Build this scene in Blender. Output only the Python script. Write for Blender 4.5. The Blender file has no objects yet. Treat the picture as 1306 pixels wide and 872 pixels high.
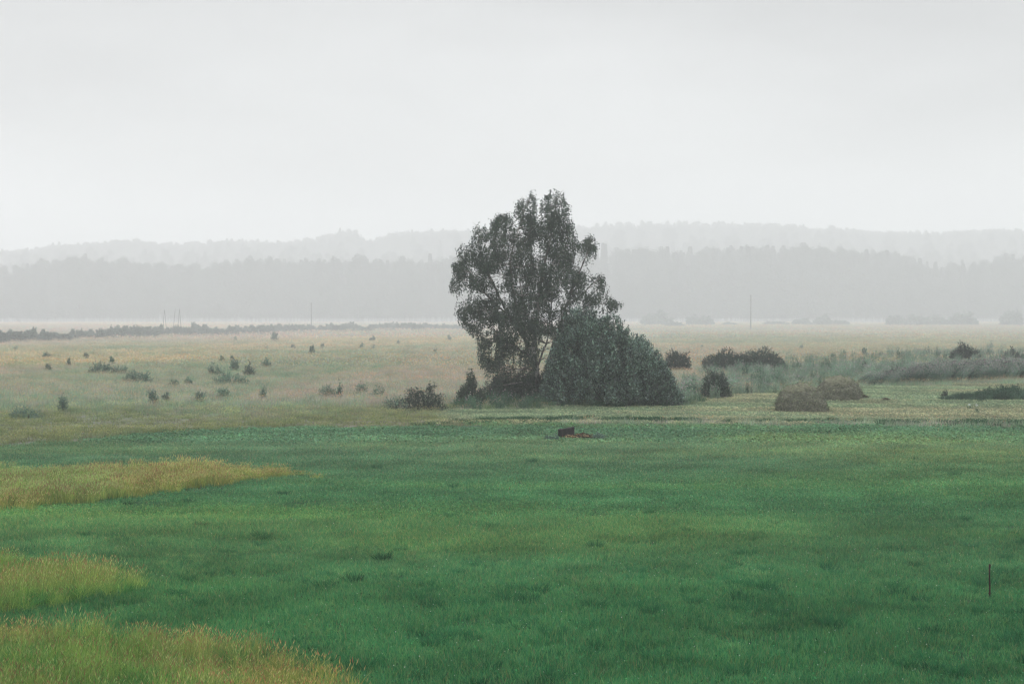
import bpy, math
import numpy as np
from mathutils import Vector
R = math.radians
RNG = np.random.default_rng(7)
sc = bpy.context.scene
COL = sc.collection

# ------------------------------------------------------------------ camera numbers
F, CX, CY = 2071.0, 653.0, 436.0           # in pixels of the 1306 x 872 photograph
CAMH, HORIZ = 5.8, 390.0
PITCH = math.atan((CY-HORIZ)/F)

# ------------------------------------------------------------------ value noise
_perm = np.random.default_rng(3).permutation(512)
_vals = np.random.default_rng(4).random(512)
def vnoise(x, y, seed=0):
    x = np.asarray(x, float); y = np.asarray(y, float)
    xi = np.floor(x).astype(int); yi = np.floor(y).astype(int)
    xf = x-xi; yf = y-yi
    xf = xf*xf*(3-2*xf); yf = yf*yf*(3-2*yf)
    def h(a, b): return _vals[(_perm[(_perm[(a+seed*17) & 511]+b) & 511])]
    return (h(xi,yi)*(1-xf)+h(xi+1,yi)*xf)*(1-yf)+(h(xi,yi+1)*(1-xf)+h(xi+1,yi+1)*xf)*yf
def fbm(x, y, seed=0, o=3):
    s = 0; a = .5; t = 0
    for k in range(o):
        s = s+a*vnoise(np.asarray(x)*2**k, np.asarray(y)*2**k, seed+k); t += a; a *= .5
    return s/t
def sstep(a, b, x):
    t = np.clip((np.asarray(x, float)-a)/(b-a), 0, 1); return t*t*(3-2*t)

# ------------------------------------------------------------------ terrain
FRONT_D, RIDGE_D = 545.0, 800.0
front_top = ([-400,0,80,100,120,200,300,400,500,600,700,800,900,1000,1100,1150,1180,1220,1260,1306,1800],
             [326,328,322,318,322,326,322,320,317,312,306,303,302,303,306,312,322,322,318,314,318])
ridge_top = ([-400,0,150,200,300,400,440,475,500,600,700,800,900,1000,1100,1200,1306,1800],
             [312,314,301,303,302,299,289,299,290,285,284,280,279,279,287,290,285,292])
def _ground_under(px, D, tops, tree):
    y = np.interp(px, *tops); return (HORIZ-y)*D/F+CAMH-tree
def terrain(x, y):
    x = np.asarray(x, float); y = np.asarray(y, float)
    z = .34*(fbm(x/19+5, y/13, 1)-.5)+.04*(fbm(x/2.6, y/2.6, 9)-.5)*(1-sstep(60,150,y))
    z = z*sstep(-20, 20, y)
    z = z+.5*(fbm(x/60, y/60, 21)-.5)*sstep(110, 180, y)*(1-sstep(380, 480, y))
    pxf = CX+x*F/np.maximum(y, 200)
    rg = np.maximum(_ground_under(pxf, RIDGE_D, ridge_top, 20), 3)
    z = z+rg*sstep(FRONT_D+60, RIDGE_D, y)*(1-.75*sstep(RIDGE_D+40, RIDGE_D+250, y))
    return z
_fw = np.array([0, math.cos(PITCH), -math.sin(PITCH)]); _up = np.array([0, math.sin(PITCH), math.cos(PITCH)])
_ts = np.concatenate([np.linspace(6, 140, 1400), np.linspace(140.2, 900, 3000)])
def at(px, py):
    """the spot on the terrain seen at a pixel of the photograph"""
    d = _fw+_up*(CY-py)/F+np.array([1,0,0])*(px-CX)/F
    P = np.array([0,0,CAMH])+_ts[:,None]*d
    below = P[:,2] < terrain(P[:,0], P[:,1])
    i = int(np.argmax(below)) if below.any() else len(_ts)-1
    x, y = P[i,0], P[i,1]
    return float(x), float(y), float(terrain(x, y))
def proj(x, y, z):
    """world -> pixel (for sorting ground points into fields)"""
    dz = z-CAMH
    fwd = y*_fw[1]+dz*_fw[2]; upc = y*_up[1]+dz*_up[2]
    fwd = np.where(fwd < .5, .5, fwd)
    return CX+x/fwd*F, CY-upc/fwd*F
def inpoly(px, py, poly):
    px = np.asarray(px); py = np.asarray(py); c = np.zeros(px.shape, bool)
    n = len(poly)
    for i in range(n):
        x0, y0 = poly[i]; x1, y1 = poly[(i+1) % n]
        if y0 == y1: continue
        cond = ((y0 > py) != (y1 > py)) & (px < (x1-x0)*(py-y0)/(y1-y0)+x0)
        c ^= cond
    return c

# ------------------------------------------------------------------ field outlines (pixels of where the GROUND is)
EDGE_GREEN = [(-900,574),(0,570),(110,562),(250,551),(400,546),(560,544),(640,542),(720,541),(820,541),(930,543),(1060,542),(1180,545),(1306,545),(2300,548)]
def edge_y(px): return np.interp(px, [p[0] for p in EDGE_GREEN], [p[1] for p in EDGE_GREEN])
PATCH_A = [(-900,690),(-300,672),(0,652),(120,640),(250,623),(330,612),(392,606),(360,603),(300,602),(225,602),(120,604),(0,606),(-900,612)]
PATCH_B = [(-700,800),(0,786),(60,779),(120,768),(188,757),(160,742),(110,732),(60,726),(0,722),(-700,726)]
PATCH_C = [(-900,812),(0,812),(60,814),(150,818),(240,822),(330,838),(400,862),(440,890),(470,940),(560,1100),(600,1700),(-1500,1700)]
HAY_STRIP = [(560,541),(640,540),(930,541),(1306,542),(2300,545),(2300,498),(1306,490),(1110,494),(1000,498),(900,509),(860,516),(640,521),(560,526)]

# ------------------------------------------------------------------ mesh helpers
def mesh_from(name, V, faces_idx, loops_per_face, cols=None, smooth=False):
    """V (n,3); faces_idx flat index array; loops_per_face int or array"""
    me = bpy.data.meshes.new(name)
    V = np.asarray(V, np.float32); fi = np.asarray(faces_idx, np.int32).ravel()
    if np.isscalar(loops_per_face):
        nf = len(fi)//loops_per_face; tot = np.full(nf, loops_per_face, np.int32)
    else:
        tot = np.asarray(loops_per_face, np.int32); nf = len(tot)
    me.vertices.add(len(V)); me.vertices.foreach_set('co', V.ravel())
    me.loops.add(len(fi)); me.loops.foreach_set('vertex_index', fi)
    me.polygons.add(nf)
    st = np.concatenate([[0], np.cumsum(tot)[:-1]]).astype(np.int32)
    me.polygons.foreach_set('loop_start', st)
    if cols is not None:
        a = me.color_attributes.new('col', 'FLOAT_COLOR', 'POINT')
        c4 = np.ones((len(V), 4), np.float32); c4[:,:3] = cols
        a.data.foreach_set('color', c4.ravel())
    me.update(calc_edges=True)
    if smooth: me.polygons.foreach_set('use_smooth', np.ones(nf, bool))
    me.validate(clean_customdata=False)
    return me
class Geo:
    """collects leaf quads, blades and tubes into one mesh with a colour per vertex"""
    def __init__(s): s.V=[]; s.I=[]; s.T=[]; s.C=[]; s.n=0
    def add(s, V, I, k, C):
        V = np.asarray(V, float).reshape(-1,3)
        s.V.append(V); s.I.append(np.asarray(I).ravel()+s.n)
        s.T.append(np.full(np.asarray(I).size//k, k)); s.C.append(np.broadcast_to(C, V.shape)); s.n += len(V)
    def leaves(s, P, A, N, L, W, C, fold=.0):
        """rhombic leaves: base P, axis A, normal N, lengths L, widths W"""
        n = len(P)
        if n == 0: return
        A = A/np.linalg.norm(A, axis=1, keepdims=True)
        S = np.cross(A, N); S /= (np.linalg.norm(S, axis=1, keepdims=True)+1e-9)
        NN = np.cross(S, A)
        L = np.broadcast_to(L, n)[:,None]; W = np.broadcast_to(W, n)[:,None]
        m = P+A*L*.45
        V = np.stack([P, m+S*W*.5+NN*fold*W, P+A*L, m-S*W*.5+NN*fold*W], 1).reshape(-1,3)
        C = np.broadcast_to(C, (n,3)); s.add(V, np.arange(4*n), 4, np.repeat(C, 4, 0))
    def blades(s, P, D, H, W, bend, C, seg=2, rng=RNG, tipC=None):
        """grass blades growing from P to height H, leaning along D by bend*H"""
        n = len(P); H = np.broadcast_to(H, n); W = np.broadcast_to(W, n); bend = np.broadcast_to(bend, n)
        D = D/(np.linalg.norm(D, axis=1, keepdims=True)+1e-9)
        face = rng.random(n)*2*math.pi
        S = np.stack([np.cos(face), np.sin(face), np.zeros(n)], 1)*W[:,None]*.5
        rows = []
        for k in range(seg+1):
            t = k/seg
            c = P+D*(bend*H*t**2)[:,None]; c[:,2] += H*(t-.25*bend*t**2*1.0)
            w = [1,.8,.5,.3][min(k,3)] if k < seg else 0
            rows.append((c, w))
        V=[]; C = np.broadcast_to(C, (n,3)); tC = C if tipC is None else np.broadcast_to(tipC,(n,3)); CC=[]
        for k in range(seg):
            c, w = rows[k]; V += [c-S*w, c+S*w]; cc = C+(tC-C)*(k/seg)**1.5; CC += [cc, cc]
        V.append(rows[-1][0]); CC.append(tC)
        k = len(V); V = np.stack(V, 1).reshape(-1,3); CC = np.stack(CC,1).reshape(-1,3)
        base = (np.arange(n)*k)[:,None]
        if seg > 1:
            q = np.concatenate([base+np.array([2*j,2*j+1,2*j+3,2*j+2]) for j in range(seg-1)], 1)
            nv = s.n; s.add(V, q, 4, CC)
            t = base+np.array([2*seg-2, 2*seg-1, 2*seg]); s.I.append(t.ravel()+nv); s.T.append(np.full(n,3))
        else:
            s.add(V, base+np.array([0,1,2]), 3, CC)
    def tube(s, pts, rads, C, k=6):
        pts = np.asarray(pts, float); n = len(pts)
        rads = np.broadcast_to(rads, n)
        tan = np.gradient(pts, axis=0); tan /= np.linalg.norm(tan, axis=1, keepdims=True)+1e-9
        ref = np.array([0,0,1.]) if abs(tan[0,2]) < .9 else np.array([1.,0,0])
        a = np.cross(tan, ref); a /= np.linalg.norm(a, axis=1, keepdims=True)+1e-9; b = np.cross(tan, a)
        ang = np.arange(k)/k*2*math.pi
        V = pts[:,None,:]+rads[:,None,None]*(a[:,None,:]*np.cos(ang)[None,:,None]+b[:,None,:]*np.sin(ang)[None,:,None])
        I=[]
        for i in range(n-1):
            for j in range(k):
                I.append([i*k+j, i*k+(j+1)%k, (i+1)*k+(j+1)%k, (i+1)*k+j])
        nv = s.n
        s.add(V.reshape(-1,3), I, 4, C)
        s.I.append(np.arange(k)+nv+(n-1)*k); s.T.append(np.array([k]))
    def mesh(s, name):
        return mesh_from(name, np.concatenate(s.V), np.concatenate(s.I), np.concatenate(s.T), np.concatenate(s.C))
def link(name, me, mat, parent=None, loc=(0,0,0), **props):
    o = bpy.data.objects.new(name, me); COL.objects.link(o)
    o.location = loc
    if mat is not None: me.materials.append(mat)
    if parent is not None: o.parent = parent
    for k, v in props.items(): o[k] = v
    return o
def empty(name, loc, **props):
    o = bpy.data.objects.new(name, None); COL.objects.link(o); o.location = loc
    for k, v in props.items(): o[k] = v
    return o
def copy_thing(o, parent=None, **props):
    c = o.copy(); COL.objects.link(c)
    if parent is not None: c.parent = parent
    for k, v in props.items(): c[k] = v
    for ch in list(o.children): copy_thing(ch, c)
    return c

# ------------------------------------------------------------------ materials
ALB = .66       # overall reflectance of the wet vegetation colours below
def new_mat(name):
    m = bpy.data.materials.new(name); m.use_nodes = True
    nt = m.node_tree; nt.nodes.clear()
    return m, nt, nt.nodes, nt.links
def veg_mat(name, instanced=False, trans=.3, noise_scale=.6, amp=.5, fine=18., gloss=0.0):
    m, nt, N, L = new_mat(name)
    out = N.new('ShaderNodeOutputMaterial')
    at_ = N.new('ShaderNodeAttribute'); at_.attribute_name = 'col'
    col = at_.outputs['Color']
    if instanced:
        ti = N.new('ShaderNodeAttribute'); ti.attribute_type = 'INSTANCER'; ti.attribute_name = 'tint'
        mx = N.new('ShaderNodeMix'); mx.data_type = 'RGBA'; mx.blend_type = 'MULTIPLY'; mx.inputs[0].default_value = 1
        L.new(col, mx.inputs[6]); L.new(ti.outputs['Color'], mx.inputs[7]); col = mx.outputs[2]
    geo = N.new('ShaderNodeNewGeometry')
    no = N.new('ShaderNodeTexNoise'); no.inputs['Scale'].default_value = noise_scale; no.inputs['Detail'].default_value = 4
    L.new(geo.outputs['Position'], no.inputs['Vector'])
    mr = N.new('ShaderNodeMapRange'); mr.inputs[1].default_value = .3; mr.inputs[2].default_value = .7
    mr.inputs[3].default_value = ALB*(1-amp*.5); mr.inputs[4].default_value = ALB*(1+amp*.5)
    L.new(no.outputs[0], mr.inputs[0])
    m2 = N.new('ShaderNodeVectorMath'); m2.operation = 'SCALE'
    L.new(col, m2.inputs[0]); L.new(mr.outputs[0], m2.inputs['Scale'])
    d = N.new('ShaderNodeBsdfDiffuse'); t = N.new('ShaderNodeBsdfTranslucent')
    L.new(m2.outputs[0], d.inputs[0]); L.new(m2.outputs[0], t.inputs[0])
    ms = N.new('ShaderNodeMixShader'); ms.inputs[0].default_value = trans
    L.new(d.outputs[0], ms.inputs[1]); L.new(t.outputs[0], ms.inputs[2])
    last = ms.outputs[0]
    if gloss:
        g = N.new('ShaderNodeBsdfGlossy'); g.inputs['Roughness'].default_value = .45
        g.inputs[0].default_value = (.9,.95,1,1)
        m3 = N.new('ShaderNodeMixShader'); m3.inputs[0].default_value = gloss
        L.new(last, m3.inputs[1]); L.new(g.outputs[0], m3.inputs[2]); last = m3.outputs[0]
    L.new(last, out.inputs[0])
    return m
def ramp_mat(name, stops, scale=2., detail=6., stretch=(1,1,1), rough=.95, bump=.0, bscale=None):
    m, nt, N, L = new_mat(name)
    out = N.new('ShaderNodeOutputMaterial'); p = N.new('ShaderNodeBsdfPrincipled'); p.inputs['Roughness'].default_value = rough
    p.inputs['Specular IOR Level'].default_value = .2
    tc = N.new('ShaderNodeTexCoord'); mp = N.new('ShaderNodeMapping'); mp.inputs['Scale'].default_value = stretch
    L.new(tc.outputs['Object'], mp.inputs[0])
    no = N.new('ShaderNodeTexNoise'); no.inputs['Scale'].default_value = scale; no.inputs['Detail'].default_value = detail
    L.new(mp.outputs[0], no.inputs['Vector'])
    cr = N.new('ShaderNodeValToRGB'); el = cr.color_ramp.elements
    while len(el) < len(stops): el.new(.5)
    for e, (pos, c) in zip(el, stops): e.position = pos; e.color = (*c, 1)
    L.new(no.outputs[0], cr.inputs[0]); L.new(cr.outputs[0], p.inputs['Base Color'])
    if bump:
        b = N.new('ShaderNodeBump'); b.inputs['Strength'].default_value = bump
        n2 = N.new('ShaderNodeTexNoise'); n2.inputs['Scale'].default_value = bscale or scale*3; n2.inputs['Detail'].default_value = 8
        L.new(mp.outputs[0], n2.inputs['Vector']); L.new(n2.outputs[0], b.inputs['Height']); L.new(b.outputs[0], p.inputs['Normal'])
    L.new(p.outputs[0], out.inputs[0])
    return m
M_LEAF = veg_mat('leaves', trans=.2, gloss=.025)
M_WILLOW = veg_mat('willow leaves', trans=.15, gloss=.05)
M_INST = veg_mat('grass blades', instanced=True, trans=.35, noise_scale=.35, amp=.35)
M_FOREST = veg_mat('forest leaves', instanced=True, trans=.1, noise_scale=.05, amp=.4)
M_BARK = ramp_mat('bark', [(.35,(.05,.045,.04)),(.52,(.12,.11,.1)),(.6,(.30,.29,.27)),(.8,(.4,.39,.37))], 3., 5, (1,1,.35), bump=.5)
M_DARKBARK = ramp_mat('dark bark', [(.3,(.016,.018,.015)),(.7,(.042,.046,.038))], 6., 6, bump=.5)

# ------------------------------------------------------------------ world, sun, camera
w = bpy.data.worlds.new('World'); sc.world = w; w.use_nodes = True
N, L = w.node_tree.nodes, w.node_tree.links; N.clear()
wo = N.new('ShaderNodeOutputWorld')
sky = N.new('ShaderNodeTexSky'); sky.sky_type = 'NISHITA'; sky.sun_disc = False
SUN_EL, SUN_AZ = R(52), R(-35)            # high, behind the cloud, a little to the left ahead
sky.sun_elevation = SUN_EL; sky.sun_rotation = SUN_AZ; sky.dust_density = 5
bg1 = N.new('ShaderNodeBackground'); bg1.inputs[1].default_value = .08; L.new(sky.outputs[0], bg1.inputs[0])
# closed cloud cover: brighter overhead, faint large cloud forms
tc = N.new('ShaderNodeTexCoord'); sx = N.new('ShaderNodeSeparateXYZ'); L.new(tc.outputs['Generated'], sx.inputs[0])
cr = N.new('ShaderNodeValToRGB'); el = cr.color_ramp.elements
el[0].position = 0; el[0].color = (.72,.735,.74,1); el[1].position = 1; el[1].color = (2.3,2.34,2.38,1)
e = el.new(.06); e.color = (.71,.725,.73,1)
e = el.new(.20); e.color = (.72,.73,.735,1)
e = el.new(.42); e.color = (1.55,1.58,1.61,1)
L.new(sx.outputs[2], cr.inputs[0])
mp = N.new('ShaderNodeMapping'); mp.inputs['Scale'].default_value = (1,1,3.5); L.new(tc.outputs['Generated'], mp.inputs[0])
cn = N.new('ShaderNodeTexNoise'); cn.inputs['Scale'].default_value = 3.0; cn.inputs['Detail'].default_value = 5; L.new(mp.outputs[0], cn.inputs['Vector'])
mr = N.new('ShaderNodeMapRange'); mr.inputs[1].default_value = .3; mr.inputs[2].default_value = .7; mr.inputs[3].default_value = .84; mr.inputs[4].default_value = 1.10
L.new(cn.outputs[0], mr.inputs[0])
vm = N.new('ShaderNodeVectorMath'); vm.operation = 'SCALE'; L.new(cr.outputs[0], vm.inputs[0]); L.new(mr.outputs[0], vm.inputs['Scale'])
bg2 = N.new('ShaderNodeBackground'); bg2.inputs[1].default_value = 1.0; L.new(vm.outputs[0], bg2.inputs[0])
mxs = N.new('ShaderNodeMixShader'); mxs.inputs[0].default_value = .96
L.new(bg1.outputs[0], mxs.inputs[1]); L.new(bg2.outputs[0], mxs.inputs[2]); L.new(mxs.outputs[0], wo.inputs[0])

sl = bpy.data.lights.new('sun', 'SUN'); sl.energy = .8; sl.angle = R(25); sl.color = (1,.98,.95)
so = bpy.data.objects.new('sun', sl); COL.objects.link(so); so.location = (0,0,200)
so.rotation_euler = (Vector((math.sin(SUN_AZ)*math.cos(SUN_EL), math.cos(SUN_AZ)*math.cos(SUN_EL), math.sin(SUN_EL)))).to_track_quat('Z','Y').to_euler()

cam = bpy.data.cameras.new('camera'); co = bpy.data.objects.new('camera', cam); COL.objects.link(co)
cam.sensor_width = 36; cam.lens = F/1306*36; cam.clip_end = 6000; cam.clip_start = .2
co.location = (0,0,CAMH); co.rotation_euler = (math.pi/2-PITCH, 0, 0)
sc.camera = co

# ------------------------------------------------------------------ ground
ys = np.concatenate([np.arange(-60,8,4.), np.arange(8,115,.55), np.arange(115,260,2.2), np.arange(260,560,6), np.arange(560,1300,14)])
u = np.linspace(-1,1,241); xs = np.sign(u)*(np.abs(u)*60+np.abs(u)**5*900)
X, Y = np.meshgrid(xs, ys); Z = terrain(X, Y)
nx, ny = len(xs), len(ys)
ii = np.arange(nx*ny).reshape(ny, nx)
Q = np.stack([ii[:-1,:-1], ii[:-1,1:], ii[1:,1:], ii[1:,:-1]], -1).reshape(-1,4)
PX, PY = proj(X, Y, Z)
green = (PY > edge_y(PX)) | (Y < 20)
hay = inpoly(PX, PY, HAY_STRIP) & (Y > 20)
tall = ((inpoly(PX,PY,PATCH_A)|inpoly(PX,PY,PATCH_B)|inpoly(PX,PY,PATCH_C)) & (Y>8))
def meadow_col(x, y):
    """real plant colours of the unmown meadow: rusty sorrel, straw and green drifts"""
    n = fbm(x/26, y/42, 31, 4); n2 = fbm(x/9, y/22, 37, 3); n3 = fbm(x/60, y/90, 51, 2)
    gr = np.array([.165,.182,.140]); rs = np.array([.220,.205,.145]); pk = np.array([.205,.188,.160])
    t = sstep(.36,.58,n*.65+n2*.35)[...,None]; q = sstep(.42,.62,n3)[...,None]
    c = gr*(1-t)+(rs*(1-q)+pk*q)*t
    # right of the birch the meadow is greener and duller
    rt = sstep(4, 34, x-.04*y)[...,None]*.55
    return c*(1-rt)+np.array([.135,.155,.105])*rt
CG = np.zeros(X.shape+(3,)); CG[:] = meadow_col(X, Y)*1.1
CG[green] = (.025,.075,.036); CG[hay] = (.13,.15,.095); CG[tall] = (.07,.075,.03)
forestm = Y > FRONT_D-6; CG[forestm] = (.04,.055,.035)
m, nt, N, L = new_mat('ground'); out = N.new('ShaderNodeOutputMaterial'); p = N.new('ShaderNodeBsdfPrincipled'); p.inputs['Roughness'].default_value = 1
p.inputs['Specular IOR Level'].default_value = .1
a = N.new('ShaderNodeAttribute'); a.attribute_name = 'col'
g = N.new('ShaderNodeNewGeometry'); no = N.new('ShaderNodeTexNoise'); no.inputs['Scale'].default_value = 1.7; no.inputs['Detail'].default_value = 10
L.new(g.outputs['Position'], no.inputs['Vector'])
mr = N.new('ShaderNodeMapRange'); mr.inputs[1].default_value = .3; mr.inputs[2].default_value = .7; mr.inputs[3].default_value = .33; mr.inputs[4].default_value = .8
L.new(no.outputs[0], mr.inputs[0]); vm = N.new('ShaderNodeVectorMath'); vm.operation = 'SCALE'
L.new(a.outputs['Color'], vm.inputs[0]); L.new(mr.outputs[0], vm.inputs['Scale']); L.new(vm.outputs[0], p.inputs['Base Color'])
L.new(p.outputs[0], out.inputs[0])
link('ground', mesh_from('ground', np.stack([X,Y,Z],-1).reshape(-1,3), Q, 4, CG.reshape(-1,3), smooth=True), m, kind='structure')

# ------------------------------------------------------------------ scattered stuff (geometry nodes)
def jig(rng, c, n, a=.25, b=.12):
    """colour c with light per-leaf variation"""
    c = np.asarray(c)
    return np.clip(c*(1+a*(rng.random((n,1))*2-1))*(1+b*(rng.random((n,3))*2-1)), .004, 1)
def scatter(name, sources, P, rotz, scale, tint, pick, mat, **props):
    """ONE stuff object: its points carry the copies, the source meshes live only in its node tree"""
    me = bpy.data.meshes.new(name); n = len(P)
    me.vertices.add(n); me.vertices.foreach_set('co', np.asarray(P, np.float32).ravel())
    P = np.asarray(P, float); e_ = .4; zx = (terrain(P[:,0]+e_,P[:,1])-terrain(P[:,0]-e_,P[:,1]))/(2*e_); zy = (terrain(P[:,0],P[:,1]+e_)-terrain(P[:,0],P[:,1]-e_))/(2*e_)
    if P[:,1].max() > 560: zx = zx*0; zy = zy*0
    cz_, sz_ = np.cos(rotz), np.sin(rotz); rv = np.stack([zy*cz_-zx*sz_, -zy*sz_-zx*cz_, rotz], 1)
    for nm, ty, dat in (('rot','FLOAT_VECTOR',rv), ('size','FLOAT_VECTOR',scale), ('pick','INT',pick), ('tint','FLOAT_COLOR',tint)):
        at_ = me.attributes.new(nm, ty, 'POINT')
        if ty == 'FLOAT_VECTOR': at_.data.foreach_set('vector', np.asarray(dat, np.float32).ravel())
        elif ty == 'FLOAT_COLOR':
            c4 = np.ones((n,4), np.float32); c4[:,:3] = dat; at_.data.foreach_set('color', c4.ravel())
        else: at_.data.foreach_set('value', np.asarray(dat, np.int32 if ty == 'INT' else np.float32))
    o = link(name, me, None, **props)
    ng = bpy.data.node_groups.new(name+' scatter', 'GeometryNodeTree')
    ng.interface.new_socket('Geometry', in_out='INPUT', socket_type='NodeSocketGeometry')
    ng.interface.new_socket('Geometry', in_out='OUTPUT', socket_type='NodeSocketGeometry')
    NN, LL = ng.nodes, ng.links
    gi = NN.new('NodeGroupInput'); go = NN.new('NodeGroupOutput')
    g2i = NN.new('GeometryNodeGeometryToInstance')
    for me_s in reversed(sources):
        so_ = bpy.data.objects.new(me_s.name, me_s); me_s.materials.clear(); me_s.materials.append(mat)
        oi = NN.new('GeometryNodeObjectInfo'); oi.inputs['Object'].default_value = so_; oi.inputs['As Instance'].default_value = False
        LL.new(oi.outputs['Geometry'], g2i.inputs[0])
    iop = NN.new('GeometryNodeInstanceOnPoints')
    LL.new(gi.outputs[0], iop.inputs['Points']); LL.new(g2i.outputs[0], iop.inputs['Instance'])
    iop.inputs['Pick Instance'].default_value = True
    def attr(nm, ty):
        q = NN.new('GeometryNodeInputNamedAttribute'); q.data_type = ty; q.inputs['Name'].default_value = nm
        return next(s for s in q.outputs if s.enabled and s.name == 'Attribute')
    LL.new(attr('pick','INT'), iop.inputs['Instance Index'])
    LL.new(attr('rot','FLOAT_VECTOR'), iop.inputs['Rotation'])
    LL.new(attr('size','FLOAT_VECTOR'), iop.inputs['Scale'])
    LL.new(iop.outputs[0], go.inputs[0])
    md = o.modifiers.new('scatter', 'NODES'); md.node_group = ng
    me.materials.append(mat)
    return o
def disc(rng, n, r):
    a = rng.random(n)*2*math.pi; q = r*np.sqrt(rng.random(n)); return np.stack([q*np.cos(a), q*np.sin(a), np.zeros(n)], 1)
def rdir(rng, n, z=0.):
    a = rng.random(n)*2*math.pi; return np.stack([np.cos(a), np.sin(a), np.full(n, z)], 1)
def points_in(y0, y1, dens, rng, margin=1.35, extra=6):
    """random ground points from distance y0 to y1, a wedge wider than the view"""
    hw = lambda y: y*CX/F*margin+extra
    c = 1/math.sqrt(dens); gx, gy = np.meshgrid(np.arange(-hw(y1), hw(y1), c), np.arange(y0, y1, c))
    x = (gx+rng.uniform(-.1,1.1,gx.shape)*c).ravel(); y = (gy+rng.uniform(-.1,1.1,gx.shape)*c).ravel()
    k = np.abs(x) < hw(y); x, y = x[k], y[k]
    return x, y, terrain(x, y)

# --- mown green grass
G1=(.090,.290,.122); G2=(.060,.218,.098); G3=(.21,.37,.15); DRY=(.34,.33,.16)
def lawn_patch(seed, r, n, hmin, hmax, w, seg, clover=0, dry=.03, dots=1):
    rng = np.random.default_rng(seed); g = Geo()
    k = int(n*.62)
    for c, q in ((G1,.42),(G2,.36),(G3,.22)):
        m_ = int(n*q); P = disc(rng, m_, r)
        H = rng.uniform(hmin, hmax, m_)*(.7+.6*vnoise(P[:,0]*5+seed, P[:,1]*5))
        cc = jig(rng, c, m_); g.blades(P, rdir(rng, m_), H, w*rng.uniform(.7,1.3,m_), rng.uniform(.1,1.1,m_), cc, seg, rng, tipC=np.clip(cc*1.35,0,1))
    m_ = int(n*dry)
    if m_: P = disc(rng, m_, r); g.blades(P, rdir(rng,m_), rng.uniform(hmin,hmax*1.25,m_), w, rng.uniform(.3,1.2,m_), jig(rng,DRY,m_,.3), seg, rng)
    if dots:
        P = disc(rng, dots, r); P[:,2] = rng.uniform(.7,1.1,dots)*hmax
        g.leaves(P, rdir(rng,dots,.3), np.stack([rng.normal(0,.6,dots),rng.normal(0,.6,dots),np.ones(dots)],1), w*2.1, w*2.1, jig(rng,(.55,.62,.45),dots,.3))
    if clover:
        P = disc(rng, clover, r); P[:,2] = rng.uniform(.4,1,clover)*hmax*.8
        g.leaves(P, rdir(rng,clover,.1), np.stack([rng.normal(0,.4,clover),rng.normal(0,.4,clover),np.ones(clover)],1), w*4, w*4, jig(rng,(.09,.27,.115),clover,.5))
    return g.mesh('lawn_patch')
def tuft(seed, n, h, r, cols, w, bend=(.2,1.), seg=3, lean=None, leanamt=0):
    rng = np.random.default_rng(seed); g = Geo()
    P = disc(rng, n, r); D = P+rdir(rng,n)*r*.6
    if lean is not None: D = D*(1-leanamt)+np.array(lean)*r*leanamt*2
    ci = rng.integers(0, len(cols), n); C = np.array(cols)[ci]; C = jig(rng, C, n)
    g.blades(P, D, h*rng.uniform(.5,1.,n), w*rng.uniform(.7,1.3,n), rng.uniform(*bend, n), C, seg, rng, tipC=np.clip(C*1.1,0,1))
    return g.mesh('tuft')
lawn_src = [lawn_patch(s, .55, 640, .035, .13, .0095, 2, 14, .05) for s in (11,12,13)] \
         + [lawn_patch(s, .75, 620, .04, .10, .014, 2, 60) for s in (14,15)] \
         + [lawn_patch(s, 1.1, 700, .05, .11, .026, 1, 160, .05, 0) for s in (16,17)] \
         + [tuft(18, 170, .30, .20, [G2,G1,(.05,.185,.085)], .011), tuft(19, 130, .25, .17, [G2,(.03,.12,.06)], .011), tuft(20, 26, .24, .12, [DRY,G3,(.42,.42,.27)], .007), tuft(21, 100, .21, .18, [G3,G1,(.30,.50,.22)], .012), tuft(22, 80, .22, .15, [G1,(.18,.42,.17)], .013)]
rng = np.random.default_rng(101)
Ps=[]; Rz=[]; Sc=[]; Ti=[]; Pk=[]
def lawn_tint(x, y):
    px, py = proj(x, y, terrain(x,y))
    n = fbm(x/5, y/7, 61); n2 = fbm(x/14+3, y/11, 71)
    t = np.stack([np.ones_like(x)]*3, 1)
    v = (.58+.34*n+.56*fbm(x/.8,y/.9,95,2))[:,None]
    # drier, yellower band across the middle and lusher, bluer ground to the right and near
    yb = np.exp(-((py-(690-.03*np.abs(px-700)))/26)**2)*sstep(1250,800,px)*sstep(330,520,px)
    yel = np.clip(yb*.42*(.4+n)+sstep(.52,.72,n2)*.45+.55*sstep(560,150,px)*sstep(610,680,py)*.6, 0, 1)[:,None]
    t = t*(1-yel)+np.array([1.62,1.24,.98])*yel
    pale = sstep(640,560,py)[:,None]
    t = t*(1+pale*np.array([.60,.08,.38]))
    st = fbm(x/34+y/60, y/2.1, 123, 2); st2 = fbm(x/20, y/3.5, 133, 2)
    v = v*(.80+.40*st)[:,None]; ys_ = (sstep(.52,.72,st2)*.5*sstep(790,700,py))[:,None]
    t = t*(1-ys_)+t*np.array([1.35,1.18,.95])*ys_
    nr = sstep(690,780,py)[:,None]*.22
    return t*v*(1-nr*np.array([1.3,.55,.9]))
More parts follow.
